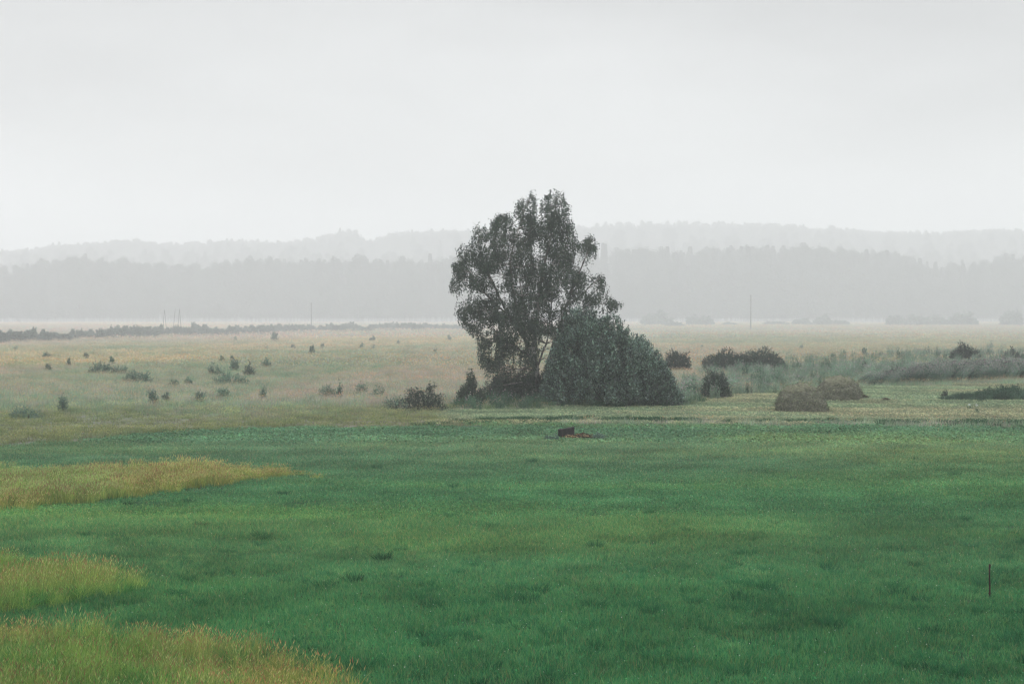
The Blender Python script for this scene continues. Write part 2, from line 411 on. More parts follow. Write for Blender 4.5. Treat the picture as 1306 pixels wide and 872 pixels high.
for (y0,y1,dens,ids) in ((9,24,1.6,(0,1,2)),(24,44,3.4,(0,1,2)),(44,68,1.9,(3,4)),(68,116,1.0,(5,6))):
    x, y, z = points_in(y0, y1, dens, rng)
    px, py = proj(x, y, z)
    k = (py > edge_y(px)+rng.normal(0,1.2,len(px)))
    for poly in (PATCH_A, PATCH_B, PATCH_C): k &= ~inpoly(px, py, poly)
    x, y, z = x[k], y[k], z[k]; n = len(x)
    Ps.append(np.stack([x,y,z],1)); Rz.append(rng.random(n)*6.283)
    hs = .35+1.5*fbm(x/1.3, y/1.3, 81)
    if y1 <= 44: hs = hs*(1+.35*sstep(36,27,y))
    s = np.ones((n,3)); s[:,2] = hs; Sc.append(s); Ti.append(lawn_tint(x, y)); Pk.append(rng.choice(ids, n))
x, y, z = points_in(14, 60, 2.6, rng); px, py = proj(x,y,z)
prob = .75*sstep(.50,.68,fbm(x/1.3,y/1.1,91))*(.03+.97*sstep(715,785,py))+.02*sstep(640,720,py)
k = (rng.random(len(x)) < prob) & (py > edge_y(px)+6)
for poly in (PATCH_A, PATCH_B, PATCH_C): k &= ~inpoly(px, py, poly)
x, y, z = x[k], y[k], z[k]; n = len(x)
Ps.append(np.stack([x,y,z],1)); Rz.append(rng.random(n)*6.283); s = rng.uniform(.55,1.25,(n,1))*np.ones((1,3)); Sc.append(s)
Ti.append(lawn_tint(x,y)*rng.uniform(.75,1.05,(n,1))); Pk.append(rng.choice((7,8,7,8,7,8,9), n))
x, y, z = points_in(12, 46, 2.2, rng); px, py = proj(x,y,z)
k = (rng.random(len(x)) < sstep(.38,.6,fbm(x/.9,y/.9,191)))
for poly in (PATCH_A, PATCH_B, PATCH_C): k &= ~inpoly(px, py, poly)
x, y, z = x[k], y[k], z[k]; n = len(x)
Ps.append(np.stack([x,y,z],1)); Rz.append(rng.random(n)*6.283); Sc.append(rng.uniform(.5,1.0,(n,1))*np.ones((1,3))*sstep(50,30,y)[:,None]**.5)
Ti.append(lawn_tint(x,y)*rng.uniform(.85,1.15,(n,1))); Pk.append(rng.choice((10,11,10,11,7), n))
scatter('grass', lawn_src, np.concatenate(Ps), np.concatenate(Rz), np.concatenate(Sc), np.concatenate(Ti), np.concatenate(Pk), M_INST,
        kind='stuff', label='short dense green grass of the mown field in front', category='grass')

# --- tall straw-coloured grass, three uncut patches on the left
TG=[(.28,.38,.12),(.40,.44,.16),(.18,.30,.11),(.52,.52,.22)]
def tall_tuft(seed, n, h, r, w, seg, reds=.2, cols=TG):
    rng = np.random.default_rng(seed); g = Geo()
    P = disc(rng, n, r); D = P*.5+rdir(rng,n)*r+np.array([.25,0,0])*r
    C = jig(rng, np.array(cols)[rng.integers(0,len(cols),n)], n)
    H = h*rng.uniform(.45,1,n); be = rng.uniform(.05,.55,n)
    g.blades(P, D, H, w*rng.uniform(.7,1.3,n), be, C, seg, rng)
    m_ = int(n*reds)              # seed heads on thin stalks
    P = disc(rng, m_, r); Hh = h*rng.uniform(.8,1.15,m_); D = rdir(rng,m_)*.15+np.array([.06,0,0])
    g.blades(P, D, Hh, w*.55, .25, jig(rng,(.26,.25,.11),m_), 1, rng)
    Dn = D/np.linalg.norm(D,axis=1,keepdims=True)
    T = P+Dn*(.2*Hh)[:,None]; T[:,2] += Hh*.78
    hc = np.array([(.48,.44,.24),(.54,.54,.27),(.40,.24,.17),(.50,.54,.28)] if w > .01 else [(.44,.26,.17),(.54,.52,.27),(.38,.19,.14),(.50,.54,.28)])[rng.integers(0,4,m_)]
    g.leaves(T, Dn*.35+np.array([0,0,1.]), rdir(rng,m_), rng.uniform(.06,.13,m_), w*1.6, jig(rng,hc,m_))
    g.leaves(T, Dn*.35+np.array([0,0,1.]), np.cross(Dn,np.array([0,0,1.])), rng.uniform(.06,.13,m_), w*1.6, jig(rng,hc,m_))
    return g.mesh('tall_tuft')
tall_near = [tall_tuft(s, 70, .60, .17, .008, 3) for s in (31,32,33)]+[tuft(34, 90, .6, .16, [(.07,.19,.08),(.14,.27,.10)], .010, (.3,1.1))]
tall_far = [tall_tuft(s, 70, .52, .22, .013, 2, .35) for s in (35,36,37)]+[tuft(38, 60, .5, .2, [(.10,.22,.10),(.26,.33,.10)], .015, (.2,.8), 2)]
def tall_patch(poly, y0, y1, dens, srcs, seed, lab, hs=1.):
    rng = np.random.default_rng(seed)
    x, y, z = points_in(y0, y1, dens, rng, 1.35, 8); px, py = proj(x, y, z)
    jx = rng.normal(0,.12,len(x)); far = 1+1.2*(rng.random(len(px)) < .12); k = inpoly(px+rng.normal(0,5,len(px))*far, py+rng.normal(0,1.5,len(px))*far, poly)
    x, y, z = x[k], y[k], z[k]; n = len(x)
    nn = fbm(x/1.6, y/2.2, seed); n2 = fbm(x/3.5, y/5, seed+5)
    sz = hs*(.45+.95*fbm(x/.8,y/.8,seed+9))*(.7+.55*nn)*rng.uniform(.8,1.15,n); s = np.stack([np.ones(n)*1.,np.ones(n),sz],1)
    px, py = proj(x, y, z)
    if poly is PATCH_A: s[:,2] *= 1-.5*sstep(230,385,px)
    red = sstep(.48,.66,n2)[:,None]; grn = sstep(.5,.34,n2)[:,None]
    t = np.ones((n,3))*(1-red)+np.array([1.12,.94,.92])*red; grn = grn*(.15 if poly is PATCH_A else .7); t = t*(1-grn)+t*np.array([.62,.92,.72])*grn; t = t*np.array([1.22,1.36,1.08])*(1.0 if poly is PATCH_A else np.array([1.06,.97,.95]))
    px, py = proj(x, y, z)
    pick = rng.choice((0,1,2), n); gsel = rng.random(n) < .10+.5*grn[:,0]*.6
    pick[gsel] = 3
    return scatter('tall_grass', srcs, np.stack([x,y,z],1), rng.random(n)*1.2-.6, s, t*rng.uniform(.8,1.2,(n,1)), pick, M_INST, kind='stuff', label=lab, category='tall grass')
tall_patch(PATCH_A, 38, 60, 9, tall_far, 201, 'straw coloured uncut wedge of tall grass tapering to a point on the mown field', .85)
tall_patch(PATCH_B, 28, 38, 12, tall_near, 202, 'small rounded uncut patch of yellow tall grass with a dark green front edge', .8)
tall_patch(PATCH_C, 9, 29.5, 14, tall_near, 203, 'yellow green tall grass with reddish seed heads filling the bottom left corner', .78)

# --- unmown meadow beyond
MG=(.10,.21,.12)
def meadow_clump(seed, n, h, r, w, flowers, fcol, base):
    rng = np.random.default_rng(seed); g = Geo()
    P = disc(rng, n, r)
    g.blades(P, rdir(rng,n), h*rng.uniform(.35,1,n), w*rng.uniform(.7,1.4,n), rng.uniform(.05,.6,n), jig(rng,base,n,.3,.15), 1, rng)
    if flowers:
        P = disc(rng, flowers, r); P[:,2] = h*rng.uniform(.6,1.1,flowers)
        g.leaves(P, rdir(rng,flowers,.6), rdir(rng,flowers,.5), w*2.4, w*2.0, jig(rng,np.array(fcol)[rng.integers(0,len(fcol),flowers)],flowers,.3))
    return g.mesh('meadow_clump')
NEU=(.62,.62,.62)      # meadow blades take their colour from the drift they stand in
FLY=[(1.9,1.6,.6),(1.6,1.4,.7)]; FLO=[(1.3,.75,.45),(1.1,.6,.5),(1.0,.9,.9)]
md_src = [meadow_clump(41,90,.55,.55,.02,26,FLO,NEU), meadow_clump(42,90,.6,.55,.02,14,FLO,(.45,.6,.5)), meadow_clump(43,90,.45,.55,.02,46,FLY,(.5,.58,.42)),
          meadow_clump(44,80,.6,1.1,.045,26,FLO,NEU), meadow_clump(45,80,.7,1.1,.045,14,FLO,(.45,.6,.5)),
          meadow_clump(46,60,.65,2.4,.10,14,FLO,NEU), meadow_clump(47,60,.75,2.4,.10,8,FLO,(.5,.6,.52))]
rng = np.random.default_rng(301); Ps=[]; Rz=[]; Sc=[]; Ti=[]; Pk=[]
WEEDS = [(862,520),(868,497),(900,478),(960,468),(1060,458),(1180,452),(1306,448),(2000,440),(2000,492),(1306,480),(1180,484),(1110,488),(1050,492),(1000,499),(940,505),(900,511)]
for (y0,y1,dens,ids) in ((62,150,1.5,(0,1)),(150,270,.55,(3,4)),(270,540,.13,(5,6))):
    x, y, z = points_in(y0, y1, dens, rng, 1.3, 14); px, py = proj(x,y,z)
    k = (py < edge_y(px)+rng.normal(0,1,len(px))) & ~inpoly(px, py, HAY_STRIP)
    x,y,z,px,py = x[k],y[k],z[k],px[k],py[k]; n = len(x)
    Ps.append(np.stack([x,y,z],1)); Rz.append(rng.random(n)*6.283)
    s = np.ones((n,3)); s[:,2] = (.4+.7*fbm(x/6,y/9,311))*rng.uniform(.75,1.2,n)
    c = meadow_col(x, y)*4.5; pk = rng.choice(ids, n)
    if y0 == 62:
        yb = sstep(516,538,py+26*(fbm(x/7,y/7,5)-.5))*(px < 700)
        sel = rng.random(n) < yb*.85; pk[sel] = 2
        c = c*(1-yb[:,None])+np.array([.47,.49,.30])*1.0*yb[:,None]; s[:,2] *= 1-.35*yb
    Sc.append(s); Ti.append(c*rng.uniform(.8,1.2,(n,1))); Pk.append(pk)
scatter('meadow_grass', md_src, np.concatenate(Ps), np.concatenate(Rz), np.concatenate(Sc), np.concatenate(Ti), np.concatenate(Pk), M_INST,
        kind='stuff', label='wide unmown meadow of rusty and grey green grasses with yellow flowers near its edge', category='meadow')

# --- cut hay strip
def swath(seed, r, n, w):
    rng = np.random.default_rng(seed); g = Geo(); P = disc(rng, n, r)
    cols = np.array([(.22,.25,.16),(.17,.22,.15),(.27,.28,.18),(.13,.18,.13)])[rng.integers(0,4,n)]
    g.blades(P, rdir(rng,n), rng.uniform(.04,.16,n), w, rng.uniform(.2,1.6,n), jig(rng,cols,n), 1, rng)
    m_ = n//5; P = disc(rng,m_,r); P[:,2] = rng.uniform(.03,.1,m_)
    g.leaves(P, rdir(rng,m_,.1), np.tile([0,0,1.],(m_,1))+rng.normal(0,.3,(m_,3)), .12, .04, jig(rng,(.38,.37,.22),m_,.3))
    return g.mesh('swath')
sw = [swath(51,.8,420,.022), swath(52,.8,420,.022), tuft(53,60,.42,.3,[(.05,.15,.08),(.09,.2,.1)],.022,(.2,.9),2)]
rng = np.random.default_rng(303)
x,y,z = points_in(68,128,1.6,rng,1.3,8); px,py = proj(x,y,z); k = inpoly(px,py+rng.normal(0,.8,len(px)),HAY_STRIP)
x,y,z = x[k],y[k],z[k]; n=len(x)
row = (np.sin((y*.92+x*.12)*2*math.pi/4.2)*.5+.5)
t = (np.ones((n,3))*(1.05+.8*fbm(x/3,y/3,6))[:,None])*(1+.35*row[:,None]*np.array([.5,.45,.35])); gg = sstep(.45,.62,fbm(x/11,y/6,44))[:,None]
t = t*(1-gg)+t*np.array([.74,.92,.9])*gg
P1=np.stack([x,y,z],1); s1=np.ones((n,3)); s1[:,2]=.7+.8*row; k1=rng.choice((0,1),n)
# ragged darker fringe along the edge between mown field and hay strip
m_=1500; ex = rng.uniform(520,1750,m_); ey = edge_y(ex)-2+rng.normal(0,1.6,m_)-sstep(0,1,0)
Dg = CAMH*F/(ey-HORIZ); x2=(ex-CX)/F*Dg; y2=Dg; z2=terrain(x2,y2)
kk = rng.random(m_) < .15+.95*sstep(.42,.6,fbm(x2/4,y2/4,77)); x2,y2,z2=x2[kk],y2[kk],z2[kk]; m_=len(x2)
s2=rng.uniform(.3,.85,(m_,1))*np.ones((1,3))
scatter('cut_hay', sw, np.concatenate([P1,np.stack([x2,y2,z2],1)]), rng.random(n+m_)*6.283, np.concatenate([s1,s2]), np.concatenate([t,np.ones((m_,3))*.75]), np.concatenate([k1,np.full(m_,2)]), M_INST,
        kind='stuff', label='strip of cut yellowish hay stubble under the two haystacks and along the birch', category='hay')

# --- tall weeds (right) and the leaning reed bank
def herb(seed, n, h, r, w, pink, base, lean=0.):
    rng = np.random.default_rng(seed); g = Geo(); P = disc(rng, n, r); H = h*rng.uniform(.55,1,n)
    g.blades(P, rdir(rng,n)+np.array([1.,0,0])*lean*2, H, w*.6, .15+lean*.4, jig(rng,base,n), 2, rng)
    k = 9
    for j in range(k):
        t = (j+1)/k*.95; Q = P.copy(); Q[:,0] += (.15+lean*.4)*H*t*t*(1 if lean else 0); Q[:,2] = H*t
        g.leaves(Q, rdir(rng,n,.9)+np.array([lean,0,0]), rdir(rng,n,.8), w*7*(1-.5*t), w*1.3, jig(rng,base,n,.35))
    if pink:
        Q = P.copy(); Q[:,0] += (.15+lean*.4)*H*(1 if lean else 0)
        for j in range(4):
            Q2 = Q+rng.normal(0,.03,(n,3)); Q2[:,2] = H*(.88+.05*j); kk = rng.random(n) < pink
            g.leaves(Q2[kk], rdir(rng,kk.sum(),.7), rdir(rng,kk.sum(),.5), .09, .06, jig(rng,(.50,.38,.42),kk.sum()))
    return g.mesh('herb')
hs_ = [herb(61,26,1.25,.4,.03,.1,(.24,.38,.27)), herb(62,26,1.0,.4,.03,.22,(.29,.42,.30)), herb(63,20,1.35,.35,.035,0,(.11,.19,.13)), herb(64,24,.9,.4,.03,.1,(.29,.40,.28))]
rng = np.random.default_rng(305)
x,y,z = points_in(90,235,.9,rng,1.3,10); px,py=proj(x,y,z); k = inpoly(px+rng.normal(0,6,len(px)),py+rng.normal(0,1.5,len(px)),WEEDS)
k &= rng.random(len(x)) < .3+.7*sstep(460,480,py)
x,y,z=x[k],y[k],z[k]; n=len(x); s=rng.uniform(.6,1.1,(n,1))*np.ones((1,3))*(.65+.6*fbm(x/5,y/8,66))[:,None]
scatter('weeds', hs_, np.stack([x,y,z],1), rng.random(n)*6.283, s, np.ones((n,3))*rng.uniform(.8,1.25,(n,1)), rng.choice((0,0,1,1,2,3,3),n), M_INST,
        kind='stuff', label='pale green waist high weeds with pinkish tops behind the haystacks', category='weeds')
REED = [(1085,491),(1110,492),(1180,489),(1306,484),(1500,480),(2000,474),(2000,468),(1500,473),(1306,476),(1200,480),(1120,486)]
rd = [herb(71,36,1.5,.45,.03,.2,(.25,.38,.28),1.2), herb(72,36,1.3,.45,.03,.16,(.13,.21,.155),1.), herb(73,36,1.4,.45,.03,.08,(.055,.095,.07),1.2)]
x,y,z = points_in(108,170,4.0,rng,1.3,8); px,py=proj(x,y,z); k = inpoly(px+rng.normal(0,3,len(px)),py+rng.normal(0,.3,len(px)),REED); x,y,z,px=x[k],y[k],z[k],px[k]; n=len(x)
s=rng.uniform(.8,1.1,(n,1))*np.ones((1,3)); s[:,2]*=.55+.45*sstep(1085,1180,px)
scatter('reeds', rd, np.stack([x,y,z],1), rng.normal(0,.35,n), s, np.ones((n,3))*rng.uniform(.8,1.2,(n,1)), rng.choice((0,1,2),n), M_INST,
        kind='stuff', label='bank of leaning reeds with pink tops right of the haystacks', category='reeds')
STRIP = [(1196,511),(1230,513),(1306,511),(1500,512),(2000,512),(2000,504),(1306,504),(1230,507)]
dk = [tuft(81,70,.75,.3,[(.06,.13,.085),(.10,.18,.12)],.028,(.2,1.0),2), herb(82,26,.8,.3,.028,0,(.06,.12,.08)), tuft(83,60,.5,.3,[(.12,.2,.12),(.07,.15,.09)],.028,(.3,1.1),2)]
x,y,z = points_in(90,110,10.0,rng,1.3,8); px,py=proj(x,y,z); k = inpoly(px+rng.normal(0,2,len(px)),py+rng.normal(0,.4,len(px)),STRIP); x,y,z,px=x[k],y[k],z[k],px[k]; n=len(x)
s=rng.uniform(.5,1.1,(n,1))*np.ones((1,3))*(.55+.5*sstep(1200,1290,px))[:,None]
scatter('rough_grass', dk, np.stack([x,y,z],1), rng.random(n)*6.283, s, np.ones((n,3))*rng.uniform(.75,1.1,(n,1)), rng.choice((0,1,2),n), M_INST,
        kind='stuff', label='low dark strip of rough uncut grass on the hay strip below the reed bank', category='rough grass')
# grass growing up round the feet of the birch and the shrubs
FOOT = [(585,523),(640,522),(760,520),(860,518),(905,512),(890,504),(860,508),(760,511),(640,513),(560,521)]
x,y,z = points_in(84,112,3.2,rng,1.1,4); px,py=proj(x,y,z); k = inpoly(px+rng.normal(0,4,len(px)),py+rng.normal(0,1,len(px)),FOOT); x,y,z=x[k],y[k],z[k]; n=len(x)
fsrc = [tuft(84,70,.8,.3,[(.10,.2,.12),(.15,.26,.14)],.024,(.2,1.),2), tuft(85,60,.55,.3,[(.14,.24,.12),(.20,.28,.12)],.024,(.2,1.),2), herb(86,22,.9,.3,.026,.1,(.12,.22,.14))]
scatter('rough_grass', fsrc, np.stack([x,y,z],1), rng.random(n)*6.283, rng.uniform(.5,1.1,(n,1))*np.ones((1,3)), np.ones((n,3))*rng.uniform(.8,1.15,(n,1)), rng.choice((0,1,2),n), M_INST,
        kind='stuff', label='rough green grass growing up around the feet of the birch and willow', category='rough grass')

# ------------------------------------------------------------------ trees and shrubs
def curve_pts(a, b, rng, n=6, sag=.0, wob=.06):
    a = np.asarray(a,float); b = np.asarray(b,float); t = np.linspace(0,1,n)[:,None]; Ln = np.linalg.norm(b-a)
    P = a+(b-a)*t; P[1:-1] += rng.normal(0, wob*Ln/n*1.5, (n-2,3)); P[:,2] += sag*Ln*np.sin(t[:,0]*math.pi)
    return P
# ---- the birch
BX, BY = 688, 514
bx, by, bz = at(BX, BY); KP = by/F
birch_outline = [(640,505),(622,482),(616,470),(610,454),(608,431),(598,423),(583,407),(579,395),(584,384),(586,377),(575,372),(574,362),(580,352),(576,337),(588,332),(583,318),(585,312),(600,311),
  (602,302),(603,286),(616,283),(622,292),(625,299),(626,284),(635,273),(652,275),(659,290),(664,300),(662,285),(655,272),(657,262),(668,250),(680,243),(683,254),(684,276),(688,290),(690,272),(690,256),(704,238),
  (718,248),(728,266),(730,290),(738,312),(743,308),(752,299),(761,311),(758,329),(752,341),(754,355),(766,345),(774,364),(774,377),(797,388),(790,395),(760,400),(745,430),(735,470),(735,508)]
birch_gaps = [(630,353,12,6),(643,376,7,5),(664,296,4,9),(684,317,3,13),(618,377,6,4),(605,343,4,5),(640,392,5,6),(655,318,4,6),(706,388,5,7),(664,436,6,6),(738,392,6,6),(655,462,6,8),(700,440,8,14),
              (603,408,6,4),(648,335,3,6),(735,330,4,9),(664,362,4,6),(606,374,4,4),(750,368,7,5),(633,415,4,4),(676,402,3,7),(716,345,3,6),(690,460,5,9),(760,392,8,4),(622,310,4,6),(596,356,4,4),(700,330,3,8)]
_gp = np.array(birch_gaps)
def in_birch(px, py):
    ok = inpoly(px, py, birch_outline)
    g_ = ((((px[:,None]-_gp[:,0])/_gp[:,2])**2+((py[:,None]-_gp[:,1])/_gp[:,3])**2) < 1).any(1)
    return ok, g_
rng = np.random.default_rng(900)
def lp(px, py, d=0.): return np.array([(px-BX)*KP, d, (BY-py)*KP])
g = Geo(); 
limbs = []   # polylines the clumps hang from
def limb(pts, r0, r1, k=7):
    P = np.array([lp(*p) for p in pts]); 
    t = np.linspace(0,1,len(P)); tt = np.linspace(0,1,len(P)*3)
    Q = np.stack([np.interp(tt,t,P[:,i]) for i in range(3)],1); Q += rng.normal(0,.025,Q.shape)*np.sin(tt*math.pi)[:,None]
    rr = r0+(r1-r0)*tt; g.tube(Q, rr, (1,1,1), k); limbs.append((Q, rr))
limb([(688,518),(687,490),(684,470),(680,450),(682,425),(686,395),(690,360),(698,320),(706,285),(710,255)], .20, .025, 9)
limb([(692,518),(695,495),(697,470),(703,445),(712,420),(722,390),(735,355),(748,325),(754,308)], .13, .02)
limb([(684,470),(672,440),(662,410),(655,370),(650,330),(660,295),(672,258)], .11, .02)
limb([(683,450),(665,425),(645,395),(628,360),(620,330),(630,300),(643,280)], .09, .018)
limb([(655,405),(630,385),(608,360),(594,338),(592,318)], .06, .015)
limb([(628,362),(615,335),(610,310),(611,293)], .04, .012)
limb([(640,392),(615,395),(595,395),(584,400)], .045, .012)
limb([(680,455),(655,440),(630,430),(608,432)], .05, .012)
limb([(682,470),(660,470),(640,468),(622,462)], .05, .012)
limb([(712,420),(735,400),(755,385),(775,386),(792,387)], .06, .01)
limb([(722,390),(745,372),(762,355),(766,350)], .05, .01)
limb([(690,360),(705,335),(722,310),(726,280)], .06, .012)
limb([(686,395),(700,370,-1.),(715,350,-1.8),(730,335,-2.2)], .05, .012)
limb([(682,425),(668,395,-1.3),(662,350,-2.3),(668,310,-2.4)], .06, .012)
limb([(684,470),(700,430,1.4),(705,380,2.4),(700,330,2.2)], .07, .012)
limb([(655,370),(640,345,1.5),(632,325,2.2),(640,300,1.5)], .04, .01)
limb([(655,405),(625,400,-1.5),(605,410,-2.),(600,425,-2)], .04, .01)
limb([(697,470),(720,450,-1.2),(740,440,-1.6)], .05, .01)
allL = np.concatenate([q for q,_ in limbs]); allR = np.concatenate([r for _,r in limbs])
crown = Geo(); nclump = 0
BL = np.array([(.055,.085,.058),(.042,.068,.048),(.080,.110,.075)])
want = 1050; tries = 0
while nclump < want and tries < 40000:
    tries += 1
    px = rng.uniform(574,798); py = rng.uniform(240,506)
    if not inpoly(np.array([px]), np.array([py]), birch_outline)[0]: continue
    if any(((px-a)/c)**2+((py-b)/d)**2 < 1 for a,b,c,d in birch_gaps): continue
    # depth of the crown at this height and offset
    half = np.interp(py, [240,300,360,430,506],[1.0,2.6,3.6,3.4,1.8]); cx = 675
    d = rng.uniform(-1,1)*half*math.sqrt(max(.08, 1-((px-cx)/110)**2))
    # thin on the right side low down, where the limbs show through
    if py > 425 and px > 660 and rng.random() < .35: continue
    
    if vnoise(px/13., py/20., 5) < .34 and rng.random() < .85: continue
    c = lp(px, py-6, d)
    dd = np.linalg.norm((allL-c)*np.array([1,1,1.4]), axis=1)+(allL[:,2] > c[2]+.1)*1.5; i = int(np.argmin(dd)); a = allL[i]
    if dd[i] > 3.2: continue
    nclump += 1
    r = min(allR[i]*.6, .028)
    if dd[i] > .15: g.tube(curve_pts(a, c, rng, 5, .10), np.linspace(r, .006, 5), (1,1,1), 4)
    out = c-a; out[2] = 0; out /= np.linalg.norm(out)+1e-6
    for s_ in range(rng.integers(5,9)):
        st = c+rng.normal(0,1,3)*np.array([.21,.21,.14]); ln = rng.uniform(.35,.95); nl = int(ln*26)
        t = np.sort(rng.random(nl)); az = out*.35+rng.normal(0,.25,3); az[2] = 0
        Pp = st+az*(t*.5)[:,None]*(1-.3*t)[:,None]*ln; Pp[:,2] += .10*t-ln*t**1.4
        Pp += rng.normal(0,.045,(nl,3))
        ok, gp_ = in_birch(BX+Pp[:,0]/KP+rng.normal(0,1.6,nl), BY-Pp[:,2]/KP+rng.normal(0,1.6,nl))
        Pp = Pp[ok & ~(gp_ & (rng.random(nl) < .85))]; nl = len(Pp)
        if nl == 0: continue
        A = rng.normal(0,.55,(nl,3)); A[:,2] -= .8
        crown.leaves(Pp, A, rng.normal(0,1,(nl,3)), rng.uniform(.075,.12,nl), rng.uniform(.05,.08,nl), jig(rng, BL[rng.integers(0,3)], nl, .35))
root = empty('birch_tree', (bx,by,bz-.05), label='tall birch with drooping dark foliage standing alone in the middle of the fields', category='tree')
link('trunk', g.mesh('trunk'), M_BARK, root); link('crown', crown.mesh('crown'), M_LEAF, root)

# ---- shrubs: stems radiate from the base, leafy shoots fill a lobed dome
def shrub_geo(seed, w, h, depth, shoots, per, leaf, wid, cols, up=.6, lobes=5, shape=None, base=0., shoot=.45, cone=False, tips=None, stemr=.03, tipfrac=.2, rough=.2, clump=.8, bough=26, fexp=.62):
    """returns (stem Geo, leaf Geo); shape(x) gives the relative height of the outline at x in -1..1"""
    rng = np.random.default_rng(seed); gs = Geo(); gl = Geo()
    n = shoots
    # lobes: overlapping mounds
    lx = rng.uniform(-.75,.75,lobes); ly = rng.uniform(-.6,.6,lobes); lr = rng.uniform(.35,.6,lobes); lh = rng.uniform(.72,1.,lobes)
    X_ = rng.uniform(-1,1,n*6); Y_ = rng.uniform(-1,1,n*6)
    rr = X_**2+Y_**2; k = rr < 1; X_,Y_,rr = X_[k],Y_[k],rr[k]
    if cone: top = np.clip(1-np.sqrt(rr),0,1)**.9
    else:
        top = np.sqrt(np.clip(1-rr,0,1))**.8*.72
        for a,b,c,d in zip(lx,ly,lr,lh):
            q = 1-((X_-a)**2+(Y_-b)**2)/c**2; top = np.maximum(top, np.sqrt(np.clip(q,0,1))*d*np.clip(1.15-.5*np.hypot(a,b),0,1))
    if shape is not None: top = np.sqrt(np.clip(1-Y_**2,0,1))**.7*shape(X_)*np.sqrt(np.clip(1-(np.abs(X_))**6,0,1))*(.86+.14*vnoise(X_*6+seed, Y_*6))
    top = top*(1-rough+2*rough*vnoise(X_*4.5+seed*3.1, Y_*4.5+seed))
    X_,Y_,top = X_[:n],Y_[:n],top[:n]; n = len(X_)
    f = rng.random(n)**fexp; Zt = base+(top-base)*f
    T = np.stack([X_*w/2, Y_*depth/2, Zt*h], 1)*rng.uniform(.97,1.03,(n,1))
    if clump < 1 and n > 60:
        nb = max(5, n//bough); cc_ = T[rng.choice(n, nb, replace=False, p=f/f.sum())]
        idx = np.empty(n, int)
        for i0 in range(0, n, 1000): idx[i0:i0+1000] = np.argmin(((T[i0:i0+1000,None,:]-cc_[None])**2).sum(2), 1)
        T = cc_[idx]+(T-cc_[idx])*clump
    # direction of shoot: outward and up
    O = np.stack([X_/(w/2+.01), Y_/(depth/2+.01), np.full(n, .0)],1); O /= np.linalg.norm(O,axis=1,keepdims=True)+1e-6
    D = O*(.25+.7*np.sqrt(X_**2+Y_**2))[:,None]; D[:,2] = up+.5*f; D += rng.normal(0,.25,(n,3)); D /= np.linalg.norm(D,axis=1,keepdims=True)
    ln = shoot*rng.uniform(.6,1.2,n)
    cols = np.array(cols); ci = rng.integers(0,len(cols),n)
    tt = rng.random((n,per)); P = T[:,None,:]+D[:,None,:]*((tt-.8)*ln[:,None])[:,:,None]; P = P.reshape(-1,3)+rng.normal(0,.02,(n*per,3))
    P[:,2] = np.maximum(P[:,2], .02)
    A = np.repeat(D,per,0)*.8+rng.normal(0,.65,(n*per,3)); 
    C = jig(rng, np.repeat(cols[ci],per,0), n*per, .3)
    if tips is not None:
        q = (rng.random(n*per) < tipfrac); C[q] = jig(rng, tips, q.sum(), .25)
    m_ = n*per
    gl.leaves(P, A, rng.normal(0,1,(m_,3))+np.array([0,0,.8]), leaf*rng.uniform(.7,1.25,m_), wid*rng.uniform(.7,1.2,m_), C)
    ns = min(max(8, n//16), 70)
    for j in rng.choice(n, min(ns,n), replace=False):
        b = np.array([T[j,0]*.18+rng.normal(0,.04*w), T[j,1]*.18, -.05]); mid = T[j]*np.array([.45,.45,.6])
        e_ = T[j]; t = np.linspace(0,1,5)[:,None]; Q = (1-t)**2*b+2*t*(1-t)*mid+t**2*e_
        gs.tube(Q, np.linspace(stemr*rng.uniform(.5,1), stemr*.2, 5), (1,1,1), 4)
    return gs, gl
def shrub(name, px, py, wpx, hpx, seed, label, cols, category='bush', mat=None, group=None, dfac=.8, dens=1., leafk=1., gr=.12, **kw):
    x, y, z = at(px, py); k = y/F; W = wpx*k; H = hpx*k+gr
    leaf = max(.09, 1.9*k)*leafk; A = W*H
    shoots = int(np.clip(A*85/(leaf/.1)**1.7*dens, 90, 5200)); per = 9
    dep = max(W*dfac, .3)
    gs, gl = shrub_geo(seed, W, H, dep, shoots, per, leaf, leaf*.5, cols, shoot=min(.5,.35*H+.08), stemr=.012+.008*H, **kw)
    pr = dict(label=label, category=category)
    if group: pr['group'] = group
    r = empty(name, (x,y,z), **pr)
    link('stem', gs.mesh('stem'), M_DARKBARK, r); link('foliage', gl.mesh('foliage'), mat or M_LEAF, r)
    return r
DK=[(.042,.068,.048),(.058,.088,.062),(.034,.054,.042)]
MD=[(.070,.115,.082),(.09,.14,.10),(.058,.092,.07)]
PL=[(.15,.27,.19),(.20,.32,.23),(.12,.22,.16)]
WL=[(.10,.165,.12),(.15,.235,.17),(.065,.105,.083)]
# big willow: outline follows the photograph's sloping back
wx, wy, wz = at(779, 517); k = wy/F
wsh = ([-1,-.93,-.8,-.62,-.42,-.3,-.12,.05,.2,.35,.5,.68,.82,.93,1.0],[.30,.58,.80,.94,1.0,1.0,.98,.94,.87,.80,.71,.62,.48,.34,.18])
gs, gl = shrub_geo(501, 182*k, 123*k, 5.6, 8600, 13, .165, .065, WL, up=.9, bough=44, clump=.66, fexp=.75, shape=lambda X_: np.interp(X_, *wsh), shoot=.6, tips=(.36,.52,.42), tipfrac=.22, stemr=.04, rough=.22)
r = empty('willow_shrub', (wx,wy,wz), label='big dense grey green willow shrub sloping down to the right of the birch', category='shrub')
link('stem', gs.mesh('stem'), M_DARKBARK, r); link('foliage', gl.mesh('foliage'), M_WILLOW, r)
shrub('bush', 655, 513, 72, 62, 511, 'dark low bush under the left side of the birch crown', DK, lobes=6)
